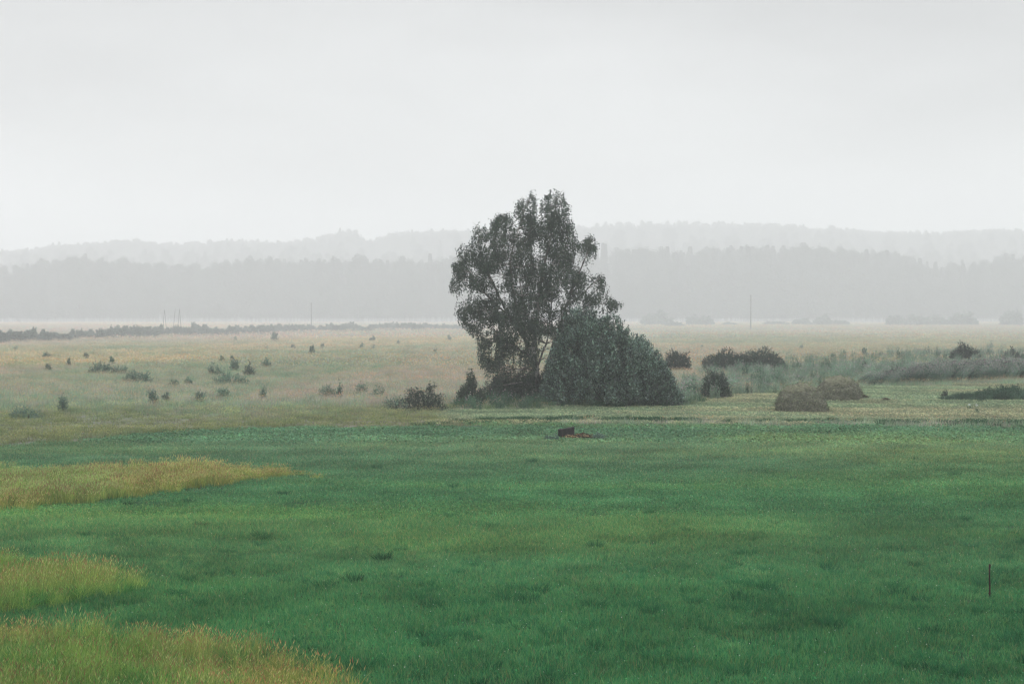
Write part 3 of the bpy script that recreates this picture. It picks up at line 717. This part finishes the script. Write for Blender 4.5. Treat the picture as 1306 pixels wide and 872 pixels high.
shrub('bush', 703, 514, 56, 44, 512, 'dark low bush in front of the birch trunk', DK, lobes=5)
shrub('bush', 628, 512, 36, 34, 513, 'small dark bush between the young sapling and the birch', DK, lobes=3)
shrub('bush', 842, 512, 52, 50, 514, 'dark bush at the low right end of the willow', MD, lobes=5, dfac=.9)
shrub('sapling', 600, 519, 38, 48, 515, 'young round leaved sapling just left of the birch', [(.045,.072,.045),(.06,.09,.055)], 'sapling', lobes=4, leafk=1.25, shape=lambda X_: .45+.55*np.exp(-(X_/.42)**2), dens=2., gr=.2)
shrub('bush', 541, 524, 56, 34, 516, 'wide dark bush on the meadow edge left of the sapling', DK, lobes=7, rough=.25, dens=1.4, gr=.2)
shrub('bush', 507, 524, 38, 24, 517, 'thin pale sided bush at the left end of the wide dark bush', MD+PL, lobes=4, rough=.35, dens=.7)
shrub('bush', 864, 474, 36, 27, 518, 'round dark bush peeping out behind the right end of the willow', DK, lobes=3, gr=.5, dens=2.2, rough=.08, clump=.95)
shrub('bush', 928, 474, 66, 27, 519, 'left half of the wide dark thicket behind the haystacks', DK, lobes=5, gr=.5, dens=2.2, rough=.08, clump=.95)
shrub('bush', 966, 475, 76, 31, 520, 'taller right half of the wide dark thicket behind the haystacks', DK, lobes=5, gr=.5, dens=2.2, rough=.08, clump=.95)
shrub('bush', 913, 508, 40, 38, 521, 'rounded bush standing in front of the wide dark thicket', DK, lobes=4, dens=2.2, gr=.3, clump=.95)
shrub('bush', 1012, 493, 28, 15, 522, 'low dark bush in the weeds behind the front haystack', DK, lobes=3)
shrub('bush', 1230, 464, 38, 27, 523, 'round dark bush behind the leaning reed bank', DK, lobes=4, gr=.5, dens=2.2, rough=.08, clump=.95)
shrub('bush', 1292, 464, 32, 26, 524, 'spiky dark bush behind the reeds at the right edge', DK+MD, lobes=4, rough=.35)
MP=[(.14,.23,.17),(.18,.29,.21),(.11,.18,.14)]
LEFT = [ # px, py, w, h, cols, label
 (129,478,34,17,MP,'bushy green shrub at the left of a pair in the left meadow'),
 (152,478,24,12,MP,'lower green shrub joined to the right of the bushy one in the left meadow'),
 (176,489,44,16,MP,'wide low shrub just right of and below the green pair'),
 (293,492,52,20,PL,'pale green wide weed clump in front of the dark cone bush'),
 (273,479,16,16,MP,'small shrub at the upper left of the pale green clump'),
 (299,474,14,14,PL,'small pale shrub between the pale clump and the dark cone bush'),
 (340,469,12,12,MP,'small dark bush just right of the dark cone bush'),
 (59,459,10,10,MP,'tiny brownish bush upper of two at the far left of the meadow'),
 (61,474,10,8,MP,'tiny green bush below the brownish one at the far left'),
 (80,524,16,18,MP,'green weed clump standing above the yellow flowers at the left edge'),
 (34,534,46,14,PL,'long low pale weed clump at the left edge of the meadow'),
 (195,516,18,22,MP,'spindly green weed clump in the middle of the left meadow'),
 (212,514,11,14,MP,'small pointed weed right of the spindly clump'),
 (254,515,16,18,MP,'upright weed clump with a pointed top in the left meadow'),
 (285,507,18,12,PL,'pale low weed clump below the wide pale one'),
 (222,493,14,7,PL,'low flat weed tuft right of the wide low shrub'),
 (240,491,11,8,MP,'little round weed tuft left of the pale green clump'),
 (335,510,12,14,PL,'pale pointed weed below the dark cone bush'),
 (417,507,30,15,PL,'whitish green fan shaped weed clump left of the wide dark bush'),
 (433,509,10,22,MP,'tall thin green weed beside the whitish fan shaped clump'),
 (461,502,16,14,PL,'pale rounded weed between the fan shaped clump and the wide dark bush'),
 (482,507,20,14,PL,'pale ragged weed just left of the wide dark bush'),
]
for i,(px,py,w_,h_,cc,lab) in enumerate(LEFT):
    shrub('meadow_shrub', px, py, w_, h_, 600+i, lab, cc, 'shrub', rough=.4, lobes=4, dens=.9, up=.9, gr=.28)
shrub('cone_bush', 319, 480, 18, 20, 640, 'dark cone shaped bush in the left meadow', MD, 'bush', cone=False, lobes=2)
shrub('sapling', 1205, 508, 10, 15, 641, 'tiny pointed dark sapling at the left end of the rough grass strip', DK, 'sapling', cone=True, dens=1.4)
# tiny far shrubs of the meadow: copies of three
TINY = [(350,437,12),(374,446,7),(340,449,6),(398,453,10),(411,445,7),(461,447,7),(476,447,7),(475,437,8),(573,436,7),(88,467,7),(110,458,8),(143,466,9),
        (283,463,8),(297,462,8),(20,448,6),(508,440,5),(555,452,6),(300,437,6),(1102,456,10),(1123,458,8),(1076,458,9),(1062,461,8),(1150,459,9),(1176,458,8),(1196,459,10),(1022,447,6),(1262,456,9),(895,447,5)]
protos = [shrub_geo(700+i, 1.5, 1.3, 1.3, 90, 9, .22, .12, c, rough=.35, up=.9, shoot=.3, stemr=.02) for i,c in enumerate((MP,MP,PL))]
pm = [(a.mesh('stem'), b.mesh('foliage')) for a,b in protos]; plist = []
rng = np.random.default_rng(77)
for i,(px,py,wp) in enumerate(TINY):
    x,y,z = at(px,py); j = i % 3
    left = px < 700
    props = dict(category='shrub', group='small distant shrubs dotted over the '+('left' if left else 'right')+' meadow',
                 label='small hazy shrub dotted far out in the '+('left' if left else 'right')+' meadow')
    if i < 3:
        o = empty('distant_shrub', (x,y,z), **props)
        link('stem', pm[j][0], M_DARKBARK, o); link('foliage', pm[j][1], M_LEAF, o); plist.append(o)
    else:
        o = copy_thing(plist[j], **props); o.location = (x,y,z)
    s = wp*y/F/1.5; o.scale = (s,s,s*rng.uniform(.85,1.2)+.3); o.rotation_euler = (0,0,rng.random()*6.28)

# ---- far hedgerow bushes, copies of four
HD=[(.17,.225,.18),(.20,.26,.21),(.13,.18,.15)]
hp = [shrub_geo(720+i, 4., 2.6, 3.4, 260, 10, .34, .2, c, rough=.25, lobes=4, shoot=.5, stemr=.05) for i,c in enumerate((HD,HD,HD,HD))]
hm = [(a.mesh('stem'), b.mesh('foliage')) for a,b in hp]; hl = []
def hedge_bush(px, py, wp, hpx, grp, lab, seed, cat='bush'):
    rng = np.random.default_rng(seed)
    x,y,z = at(px,py); j = seed % 4; props = dict(category=cat, label=lab)
    if grp: props['group'] = grp
    if len(hl) < 4:
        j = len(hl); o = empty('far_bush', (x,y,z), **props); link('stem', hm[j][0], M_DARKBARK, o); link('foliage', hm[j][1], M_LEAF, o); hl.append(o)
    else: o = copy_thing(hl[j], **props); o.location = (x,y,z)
    if not grp and 'group' in o: del o['group']
    W = wp*y/F/4.; H = hpx*y/F/2.6; o.scale = (W, W, H); o.rotation_euler = (0,0,rng.random()*6.28)
px = -260.; i = 0
while px < 588:
    base = np.interp(px, [-260,0,150,300,450,600], [446,438,432,427,423,421]); 
    top = np.interp(px, [-260,0,20,45,70,120,160,180,215,245,280,310,340,400,470,520,590], [422,418,420,417,421,418,412,411,416,411,417,411,410,412,412,410,411])
    wp = rng.uniform(17,30); hh = base-top+rng.uniform(-2,2)
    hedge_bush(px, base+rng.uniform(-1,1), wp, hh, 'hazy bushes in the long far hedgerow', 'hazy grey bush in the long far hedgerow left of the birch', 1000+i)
    px += wp*rng.uniform(.42,.62); i += 1
FR = [(838,416,44,23,'rounded hazy bush far off just right of the birch'),(893,416,38,17,'hazy low bush between the birch and the tall pole'),
      (990,416,40,8,None),(1022,416,34,12,None),(1050,416,30,17,None),(1072,416,28,10,None),(1143,416,30,18,'leftmost hazy bush of the clump far off on the right'),
      (1168,416,40,17,None),(1195,416,36,16,None),(1228,416,44,22,'tallest hazy bush of the clump far off on the right'),(1290,416,36,26,'hazy bush far off at the right edge'),(1335,416,44,24,None),(930,416,30,6,None),(860,417,30,8,None)]
for q,(px,py,wp,hh,lab) in enumerate(FR):
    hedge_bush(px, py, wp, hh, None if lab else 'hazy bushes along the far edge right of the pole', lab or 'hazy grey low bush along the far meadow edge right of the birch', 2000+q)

# ---- far forest
def spruce(seed, h=20):
    rng = np.random.default_rng(seed); g = Geo(); g.tube([(0,0,0),(0,0,h*.5),(0,0,h*.97)], [.25,.15,.02], (.05,.045,.04), 5)
    n = 3000; t = rng.random(n)**.8; z = h*(.08+.92*t); whorl = .72+.28*np.sin(z*5.2); rad = (h-z)*.16*whorl*np.sqrt(rng.random(n))+.1
    a = rng.random(n)*6.283; P = np.stack([rad*np.cos(a), rad*np.sin(a), z-rad*.25],1); A = np.stack([np.cos(a),np.sin(a),np.full(n,-.35)],1)
    g.leaves(P, A, rng.normal(0,.5,(n,3))+np.array([0,0,1.]), .65, .35, jig(rng,(.040,.060,.042),n,.3)); return g.mesh('spruce')
def decid(seed, h=19, w=8):
    rng = np.random.default_rng(seed); g = Geo(); g.tube([(0,0,0),(.2,0,h*.4),(0,.2,h*.85)], [.28,.18,.04], (.08,.075,.07), 5)
    nb = 30; cz = rng.uniform(.14,.93,nb)*h; prof = np.clip(np.minimum(((1-cz/h)/.5)**.8, .6+1.1*cz/h), .1, 1); cr_ = rng.uniform(.14,.26,nb)*w*(.5+.5*prof); ca = rng.random(nb)*6.283; cd = np.sqrt(rng.random(nb))*w*.42*prof
    for j in range(nb):
        n = 150; v = rng.normal(0,1,(n,3)); v /= np.linalg.norm(v,axis=1,keepdims=True); v *= rng.uniform(.5,1,(n,1))
        P = np.array([cd[j]*math.cos(ca[j]), cd[j]*math.sin(ca[j]), cz[j]])+v*cr_[j]*np.array([1,1,1.1])
        g.leaves(P, rng.normal(0,1,(n,3)), v, .42, .34, jig(rng,(.052,.078,.048),n,.3))
    return g.mesh('broadleaf')
fs = [spruce(1,26), spruce(2,28), decid(3,25,11), decid(4,27,12), decid(5,23,10)]
rng = np.random.default_rng(555)
def forest(D0, D1, dens, tops, Dref, lab, treeh, seedf, hk=1.):
    W = D1*.42+60; n = int((D1-D0)*2*W*dens); x = rng.uniform(-W,W,n); y = rng.uniform(D0,D1,n); z = terrain(x,y)
    px = CX+x*F/y; topy = np.interp(px,*tops); toph = (HORIZ-topy)*Dref/F+CAMH
    sp = (fbm(x/30, y/30, seedf) > .56) & (rng.random(n) < (.45 if D0 < 600 else .12))
    pick = np.where(sp, rng.integers(0,2,n), rng.integers(2,5,n)); base = np.array([26,28,25,27,23])[pick]
    hgt = np.clip((toph-terrain(x, np.full(n, Dref)))*(.86+.14*vnoise(x/22,y/22,4))*rng.uniform(.86,1.01,n)*hk, 9, 34); hgt = np.where(sp & (rng.random(n) < .10), hgt*1.06, hgt)
    s = (hgt/base)[:,None]*np.ones((1,3)); s[:,:2] = np.clip(s[:,:2],.75,1.2)*rng.uniform(.85,1.2,(n,1))
    scatter('forest', fs, np.stack([x,y,z],1), rng.random(n)*6.283, s, np.ones((n,3))*rng.uniform(.7,1.2,(n,1)), pick, M_FOREST, kind='stuff', label=lab, category='forest')
forest(FRONT_D, FRONT_D+38, .06, front_top, FRONT_D, 'nearer dark grey belt of forest fading in the mist', 22, 3)
forest(FRONT_D+60, RIDGE_D-70, .010, ([0,1],[321,321]), FRONT_D, 'pale scattered wood climbing the slope between the two forest belts', 20, 23, .95)
forest(RIDGE_D-50, RIDGE_D+40, .04, ridge_top, RIDGE_D, 'paler forest on the far ridge almost lost in the mist', 20, 13)

# ------------------------------------------------------------------ haystacks
M_HAY = ramp_mat('hay', [(.3,(.05,.05,.04)),(.5,(.11,.11,.082)),(.7,(.18,.18,.125))], 7., 10, (1,1,2.2), bump=.8)
M_STRAND = veg_mat('hay strands', trans=.15, noise_scale=2.5, amp=.7)
def haystack(px, py, wpx, hpx, seed, lab, skew):
    rng = np.random.default_rng(seed); x,y,z = at(px,py); k = y/F; W = wpx*k/2; H = hpx*k; Dp = W*.85
    nu, nv = 64, 22; th = np.linspace(0,2*math.pi,nu,endpoint=False); V=[]
    def surf(a, f, off=0.):
        # f 0 at the foot .. 1 at the top; steep flanks, rounded back
        r = np.clip(1-np.clip(f,0,1)**2.6,0,1)**.5*(1.0-.10*f)
        X_ = W*r*np.cos(a)+skew*W*f*.16; Y_ = Dp*r*np.sin(a); Zz = H*f*(1-.05*np.cos(a)*skew)
        nz = (vnoise(np.cos(a)*3+5*f+seed, np.sin(a)*3+f*4)-.5)*.08+(vnoise(np.cos(a)*9+seed, np.sin(a)*9+f*12)-.5)*.07
        sc_ = 1+nz+off; return np.stack([X_*sc_, Y_*sc_, Zz*(1+nz*.35)+off*.35],-1)
    for j in range(nv+1):
        f = (j/nv)**.85; V.append(surf(th, np.full(nu,f*.999)))
    V = np.array(V); V[0,:,2] = -.06; V = V.reshape(-1,3)
    Q = [[j*nu+i, j*nu+(i+1)%nu, (j+1)*nu+(i+1)%nu, (j+1)*nu+i] for j in range(nv) for i in range(nu)]
    r0 = empty('haystack', (x,y,z), label=lab, category='haystack', group='haystacks on the cut hay strip')
    link('mound', mesh_from('mound', V, np.array(Q), 4, None, True), M_HAY, r0)
    # matted layer laid over the top, lifted at its edge
    a = np.linspace(0,2*math.pi,48,endpoint=False); tv=[]
    for j in range(9):
        f = .74+.26*j/8+.10*np.sin(a*2+seed)*(1-j/8)+.10*skew*np.cos(a)*(1-j/8); tv.append(surf(a, np.clip(f,0,.999), .05 if j else .015))
    tv = np.array(tv).reshape(-1,3); Q = [[j*48+i, j*48+(i+1)%48, (j+1)*48+(i+1)%48, (j+1)*48+i] for j in range(8) for i in range(48)]
    top_me = mesh_from('top_layer', tv, np.array(Q), 4, None, True)
    mt = ramp_mat('top hay', [(.3,(.055,.055,.04)),(.5,(.11,.11,.075)),(.7,(.17,.17,.11))], 8., 10, bump=.8)
    link('top_layer', top_me, mt, r0)
    g = Geo(); n = 5200; aa = rng.random(n)*2*math.pi; ff = rng.random(n)**.8*.99; P = surf(aa, ff, .006+.025*(ff>.78))
    O = np.stack([np.cos(aa),np.sin(aa),.15-.9*rng.random(n)],1)*.22; A = O+rng.normal(0,.4,(n,3)); A[:,2] -= .35
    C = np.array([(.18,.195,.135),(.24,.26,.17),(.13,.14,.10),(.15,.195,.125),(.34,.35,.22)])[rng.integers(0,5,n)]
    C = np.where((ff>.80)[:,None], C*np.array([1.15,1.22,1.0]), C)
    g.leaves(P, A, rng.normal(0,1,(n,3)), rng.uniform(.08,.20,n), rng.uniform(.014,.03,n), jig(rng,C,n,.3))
    n = 260; aa = rng.random(n)*6.283; q = rng.uniform(.95,1.15,n); P = np.stack([W*q*np.cos(aa), Dp*q*np.sin(aa), rng.uniform(.0,.08,n)],1)
    g.leaves(P, rdir(rng,n,.15), rng.normal(0,1,(n,3)), .22, .025, jig(rng,(.22,.19,.11),n,.4))
    link('loose_straw', g.mesh('loose_straw'), M_STRAND, r0)
haystack(1023, 525, 66, 36, 3, 'front haystack with a rounded back and yellowish top', -1)
haystack(1068, 511, 62, 31, 8, 'rear haystack partly hidden behind the front one', 1)
# small lumps of dropped hay beside them
def hay_lump(px, py, wpx, hpx, seed, lab):
    rng = np.random.default_rng(seed); x,y,z = at(px,py); k=y/F; n=420; W=wpx*k/2; H=hpx*k; g=Geo()
    a=rng.random(n)*6.283; q=np.sqrt(rng.random(n)); P=np.stack([W*q*np.cos(a),W*.7*q*np.sin(a),H*(1-q**2)*rng.random(n)],1)
    g.leaves(P, rdir(rng,n,.1), rng.normal(0,1,(n,3)), .2, .035, jig(rng,(.10,.085,.06),n,.4)); link('hay_lump', g.mesh('hay_lump'), M_STRAND, None, (x,y,z), label=lab, category='hay')
hay_lump(1101, 508, 16, 5, 1, 'small dark lump of loose hay at the right foot of the rear haystack')
hay_lump(1129, 512, 13, 5, 2, 'small flat lump of dropped hay out right of the haystacks')

# ------------------------------------------------------------------ stump, brush, mounds, rod, poles
M_OLDWOOD = ramp_mat('rotten wood', [(.3,(.010,.010,.011)),(.6,(.025,.023,.022)),(.8,(.06,.052,.045))], 9., 8, (1,1,.4), bump=1.)
def rough_block(name, W, Dp, H, seed, tilt, mat):
    rng = np.random.default_rng(seed); nu, nv = 28, 10; V=[]
    for j in range(nv+1):
        f=j/nv
        a=np.linspace(0,2*math.pi,nu,endpoint=False); e_=.45
        ca,sa=np.cos(a),np.sin(a); sx_=np.sign(ca)*np.abs(ca)**e_; sy_=np.sign(sa)*np.abs(sa)**e_
        nz=1+.12*(vnoise(ca*4+seed,sa*4+f*2)-.5)+.18*(1-f)**3*np.abs(np.sin(a*3))
        V.append(np.stack([W/2*sx_*nz, Dp/2*sy_*nz, H*f*(1+.12*sx_*tilt)+.04*(vnoise(ca*6,sa*6+seed)-.5)*(f>.8)-.05*(f==0)],1))
    V=np.array(V).reshape(-1,3); n0=len(V); V=np.concatenate([V,[[0,0,H*.88]]])
    Q=[[j*nu+i,j*nu+(i+1)%nu,(j+1)*nu+(i+1)%nu,(j+1)*nu+i] for j in range(nv) for i in range(nu)]; T=[[nv*nu+i,nv*nu+(i+1)%nu,n0] for i in range(nu)]
    me=mesh_from(name,V,np.array([i for q in Q for i in q]+[i for t in T for i in t]),[4]*len(Q)+[3]*len(T)); return me
sx_, sy_, sz_ = at(722, 559)
r0 = empty('tree_stump', (sx_,sy_,sz_), label='black rotten square tree stump in the middle of the mown field', category='stump')
link('stump_body', rough_block('stump_body', .70, .45, .44, 4, 1, M_OLDWOOD), M_OLDWOOD, r0)
rng = np.random.default_rng(44); g = Geo()
for j in range(6):
    a = j/6*6.283+rng.normal(0,.3); g.tube([(.25*math.cos(a),.16*math.sin(a),.10),(.42*math.cos(a),.3*math.sin(a),.03),(.6*math.cos(a),.42*math.sin(a),-.04)],[.06,.04,.02],(1,1,1),6)
link('root', g.mesh('root'), M_OLDWOOD, r0)
# brush pile right of the stump
x,y,z = at(741, 560); g = Geo(); rng = np.random.default_rng(45)
for j in range(70):
    c = np.array([rng.normal(.05,.45), rng.normal(0,.25), 0]); c[2] = .06+.22*math.exp(-(c[0]/.4)**2)*rng.random(); d = rng.normal(0,1,3); d[2] = abs(d[2])*.25; d /= np.linalg.norm(d); ln = rng.uniform(.12,.5)
    cc = [(.06,.045,.035),(.28,.17,.10),(.42,.29,.16),(.04,.03,.03)][rng.integers(0,4)]
    g.tube([c-d*ln/2, c+rng.normal(0,.02,3), c+d*ln/2], [.02,.016,.008], cc, 5)
n=500; P = np.stack([rng.normal(0,.36,n), rng.normal(0,.22,n), rng.uniform(.04,.2,n)],1)
g.leaves(P, rdir(rng,n,.2), rng.normal(0,1,(n,3)), .09, .035, jig(rng,np.array([(.40,.24,.15),(.50,.40,.22),(.10,.07,.06)])[rng.integers(0,3,n)],n,.3))
link('brush_pile', g.mesh('brush_pile'), M_STRAND, None, (x,y,z), label='low pile of brown sticks and dead leaves right of the black stump', category='brush pile')
shrub('weed_clump', 764, 561, 18, 7, 801, 'small dark leafy weed right of the brown stick pile', MP, 'weed', dens=1.5)
shrub('weed_clump', 704, 562, 20, 5, 802, 'low dark weed at the left foot of the black stump', MP, 'weed', dens=1.5)
M_SOIL = ramp_mat('dark soil', [(.3,(.02,.013,.012)),(.7,(.07,.035,.03))], 12., 8, bump=1.)
def molehill(px, py, wpx, seed, lab):
    rng = np.random.default_rng(seed); x,y,z = at(px,py); W = wpx*y/F/2
    r0 = empty('molehill', (x,y,z), label=lab, category='molehill')
    nu,nv=24,8; V=[]
    for j in range(nv+1):
        f=j/nv; a=np.linspace(0,6.283,nu,endpoint=False); V.append(np.stack([W*(1-f*.97)*np.cos(a),W*.8*(1-f*.97)*np.sin(a),.55*W*(math.sin(f*1.57))*(.8+.5*vnoise(np.cos(a)*4+seed,np.sin(a)*4+f*3))-.03],1))
    V=np.array(V).reshape(-1,3); Q=[[j*nu+i,j*nu+(i+1)%nu,(j+1)*nu+(i+1)%nu,(j+1)*nu+i] for j in range(nv) for i in range(nu)]
    link('soil_mound', mesh_from('soil_mound',V,np.array(Q),4,None), M_SOIL, r0)
    g=Geo(); n=120; P=disc(rng,n,W*1.8); g.blades(P, rdir(rng,n), rng.uniform(.05,.16,n), .014, .6, jig(rng,(.02,.06,.03),n,.4), 2, rng)
    n=50; P=disc(rng,n,W*1.2); P[:,2]=.04; g.leaves(P, rdir(rng,n,.3), rng.normal(0,1,(n,3)), .08,.04, jig(rng,(.12,.04,.04),n,.4))
    link('dead_leaves', g.mesh('dead_leaves'), M_STRAND, r0)
molehill(257, 671, 15, 1, 'small dark molehill between the two upper patches of tall grass')
molehill(405, 833, 17, 2, 'small reddish brown molehill beside the corner of tall grass at the bottom left')
# iron rod
M_RUST = ramp_mat('rusty iron', [(.35,(.012,.006,.006)),(.6,(.03,.011,.009)),(.75,(.09,.035,.018))], 14., 6, rough=.8, bump=.3)
x,y,z = at(1262, 765); k=y/F; g=Geo(); h_=46*k
g.tube([(0,0,-.1),(.004,0,h_*.35),(-.004,0,h_*.7),(.0,0,h_)], [.017,.017,.015,.015],(1,1,1),10)
g.tube([(0,0,h_*.16),(0,0,h_*.20)], [.024,.024],(1,1,1),10); g.tube([(0,0,h_*.9),(0,0,h_*.985)], [.020,.019],(1,1,1),10)
link('iron_rod', g.mesh('iron_rod'), M_RUST, None, (x,y,z), label='thin rusty iron rod stuck upright in the grass at the lower right', category='rod')
# white flowering weeds on the strip
for i,(px,py,lab) in enumerate(((1237,522,'white flowering weed, shorter and left of two on the hay strip at the right'),(1246,527,'white flowering weed, taller and right of two on the hay strip at the right'))):
    x,y,z=at(px,py); rng=np.random.default_rng(90+i); r0=empty('flowering_weed',(x,y,z),label=lab,category='flower'); g=Geo(); g2=Geo()
    hh=(.28,.48)[i]
    for j in range(3):
        a=rng.random()*6.28; t=np.array([.07*math.cos(a)*rng.random()*1.6,.1*math.sin(a),hh*rng.uniform(.75,1)]); g.tube([(0,0,-.02),t*np.array([.4,.4,.5]),t],[.008,.006,.004],(.07,.14,.07),4)
        n=12; P=t+rng.normal(0,.022,(n,3)); g2.leaves(P, rdir(rng,n,.4), rng.normal(0,1,(n,3))+np.array([0,0,1]), .045,.035, jig(rng,(.8,.85,.82),n,.1,.03))
    n=30; P=disc(rng,n,.1); P[:,2]=rng.random(n)*hh*.5; g.leaves(P, rdir(rng,n,.5), rdir(rng,n,1.), .12,.04, jig(rng,(.06,.13,.07),n))
    link('stem',g.mesh('stem'),M_LEAF,r0); link('blossom',g2.mesh('blossom'),M_LEAF,r0)
# poles
M_POLE = ramp_mat('pole wood', [(.3,(.10,.095,.09)),(.7,(.17,.165,.155))], 4., 5, (1,1,.2), bump=.3)
def pole(px, pyb, pyt, lab, r=.13, legs=((0,0),), arm=True, lean=0.):
    x,y,z = at(px,pyb); h_ = (pyb-pyt)*y/F
    r0 = empty('utility_pole',(x,y,z), label=lab, category='pole')
    for (ox, tx) in legs:
        g=Geo(); g.tube([(ox,0,-.3),((ox+tx)/2+lean/2,0,h_/2),(tx+lean,0,h_)],[r,r*.85,r*.7],(1,1,1),8); link('mast',g.mesh('mast'),M_POLE,r0)
    if arm:
        g=Geo(); 
        for s_ in (-.35,.35): g.tube([(lean,0,h_-.25+abs(s_)*.3),(lean+s_,0,h_-.2),(lean+s_,0,h_-.02)],[.03,.03,.045],(1,1,1),6)
        link('insulator_hook',g.mesh('insulator_hook'),M_POLE,r0)
pole(957.5, 422, 376, 'tall straight wooden pole standing alone far off right of the birch', .15)
pole(397, 424, 386, 'single thin pole rising above the far hedgerow between the pole group and the birch', .10)
pole(210, 430, 395, 'leftmost A shaped double pole above the far hedgerow', .045, ((-.5,0),(.5,0)), False)
pole(220, 430, 394, 'single leaning pole between the two A shaped poles', .045, ((0,0),), False, .55)
pole(229, 431, 394, 'rightmost A shaped double pole above the far hedgerow', .045, ((-.5,0),(.45,0)), False)

# ------------------------------------------------------------------ air
def vol_mat(name, dens, col, aniso=0.):
    m, nt, N, L = new_mat(name); out = N.new('ShaderNodeOutputMaterial'); v = N.new('ShaderNodeVolumePrincipled')
    v.inputs['Density'].default_value = dens; v.inputs['Color'].default_value = (*col,1); v.inputs['Anisotropy'].default_value = aniso
    L.new(v.outputs[0], out.inputs['Volume']); return m
def box_mesh(name, a, b):
    V=[(x,y,z) for x in (a[0],b[0]) for y in (a[1],b[1]) for z in (a[2],b[2])]
    Q=[(0,1,3,2),(4,6,7,5),(0,4,5,1),(2,3,7,6),(0,2,6,4),(1,5,7,3)]
    me=bpy.data.meshes.new(name); me.from_pydata(V,[],Q); me.update(); return me
link('haze', box_mesh('haze',(-1100,-120,-3),(1100,1400,56)), vol_mat('haze', .0007, (.985,.99,1.0)), kind='stuff', label='thin grey rain haze filling the whole valley', category='haze')
link('mist', box_mesh('mist',(-1090,165,-2.9),(1090,1390,55.9)), vol_mat('mist', .0021, (.985,.99,1.0)), kind='stuff', label='thicker bank of grey mist lying over the far half of the valley', category='mist')
def lens(name, x0, x1, y0, y1, z0, z1):
    nu, nv = 48, 6; V = []
    for j in range(nv+1):
        f = j/nv*math.pi/2; a = np.linspace(0,2*math.pi,nu,endpoint=False); r = math.cos(f)**.6 if j < nv else .02
        V.append(np.stack([(x0+x1)/2+(x1-x0)/2*r*np.cos(a), (y0+y1)/2+(y1-y0)/2*r*np.sin(a), np.full(nu, z0+(z1-z0)*math.sin(f))],1))
    V = np.array(V).reshape(-1,3); n = len(V)
    fc = [[j*nu+i,j*nu+(i+1)%nu,(j+1)*nu+(i+1)%nu,(j+1)*nu+i] for j in range(nv) for i in range(nu)]
    fc.append(list(range(nu))[::-1]); fc.append([nv*nu+i for i in range(nu)])
    me = bpy.data.meshes.new(name); me.from_pydata(V.tolist(),[],fc); me.update(); return me
link('fog_strip', lens('fog_strip',-700,700,462,542,-1.2,2.0), vol_mat('fog strip', .0036, (.99,.995,1.0)), kind='stuff', label='low pale strip of fog lying along the foot of the forest', category='fog')
# ------------------------------------------------------------------ render settings
sc.view_settings.view_transform = 'Standard'; sc.view_settings.look = 'None'; sc.view_settings.exposure = 0; sc.view_settings.gamma = 1
sc.render.engine = 'CYCLES'
cy = sc.cycles; cy.max_bounces = 8; cy.diffuse_bounces = 3; cy.glossy_bounces = 2; cy.transmission_bounces = 4; cy.volume_bounces = 4; cy.transparent_max_bounces = 4
cy.use_denoising = True; cy.denoiser = 'OPENIMAGEDENOISE'; cy.denoising_input_passes = 'RGB_ALBEDO_NORMAL'; cy.denoising_prefilter = 'ACCURATE'
cy.use_adaptive_sampling = False; cy.filter_width = 1.3
cy.caustics_reflective = False; cy.caustics_refractive = False
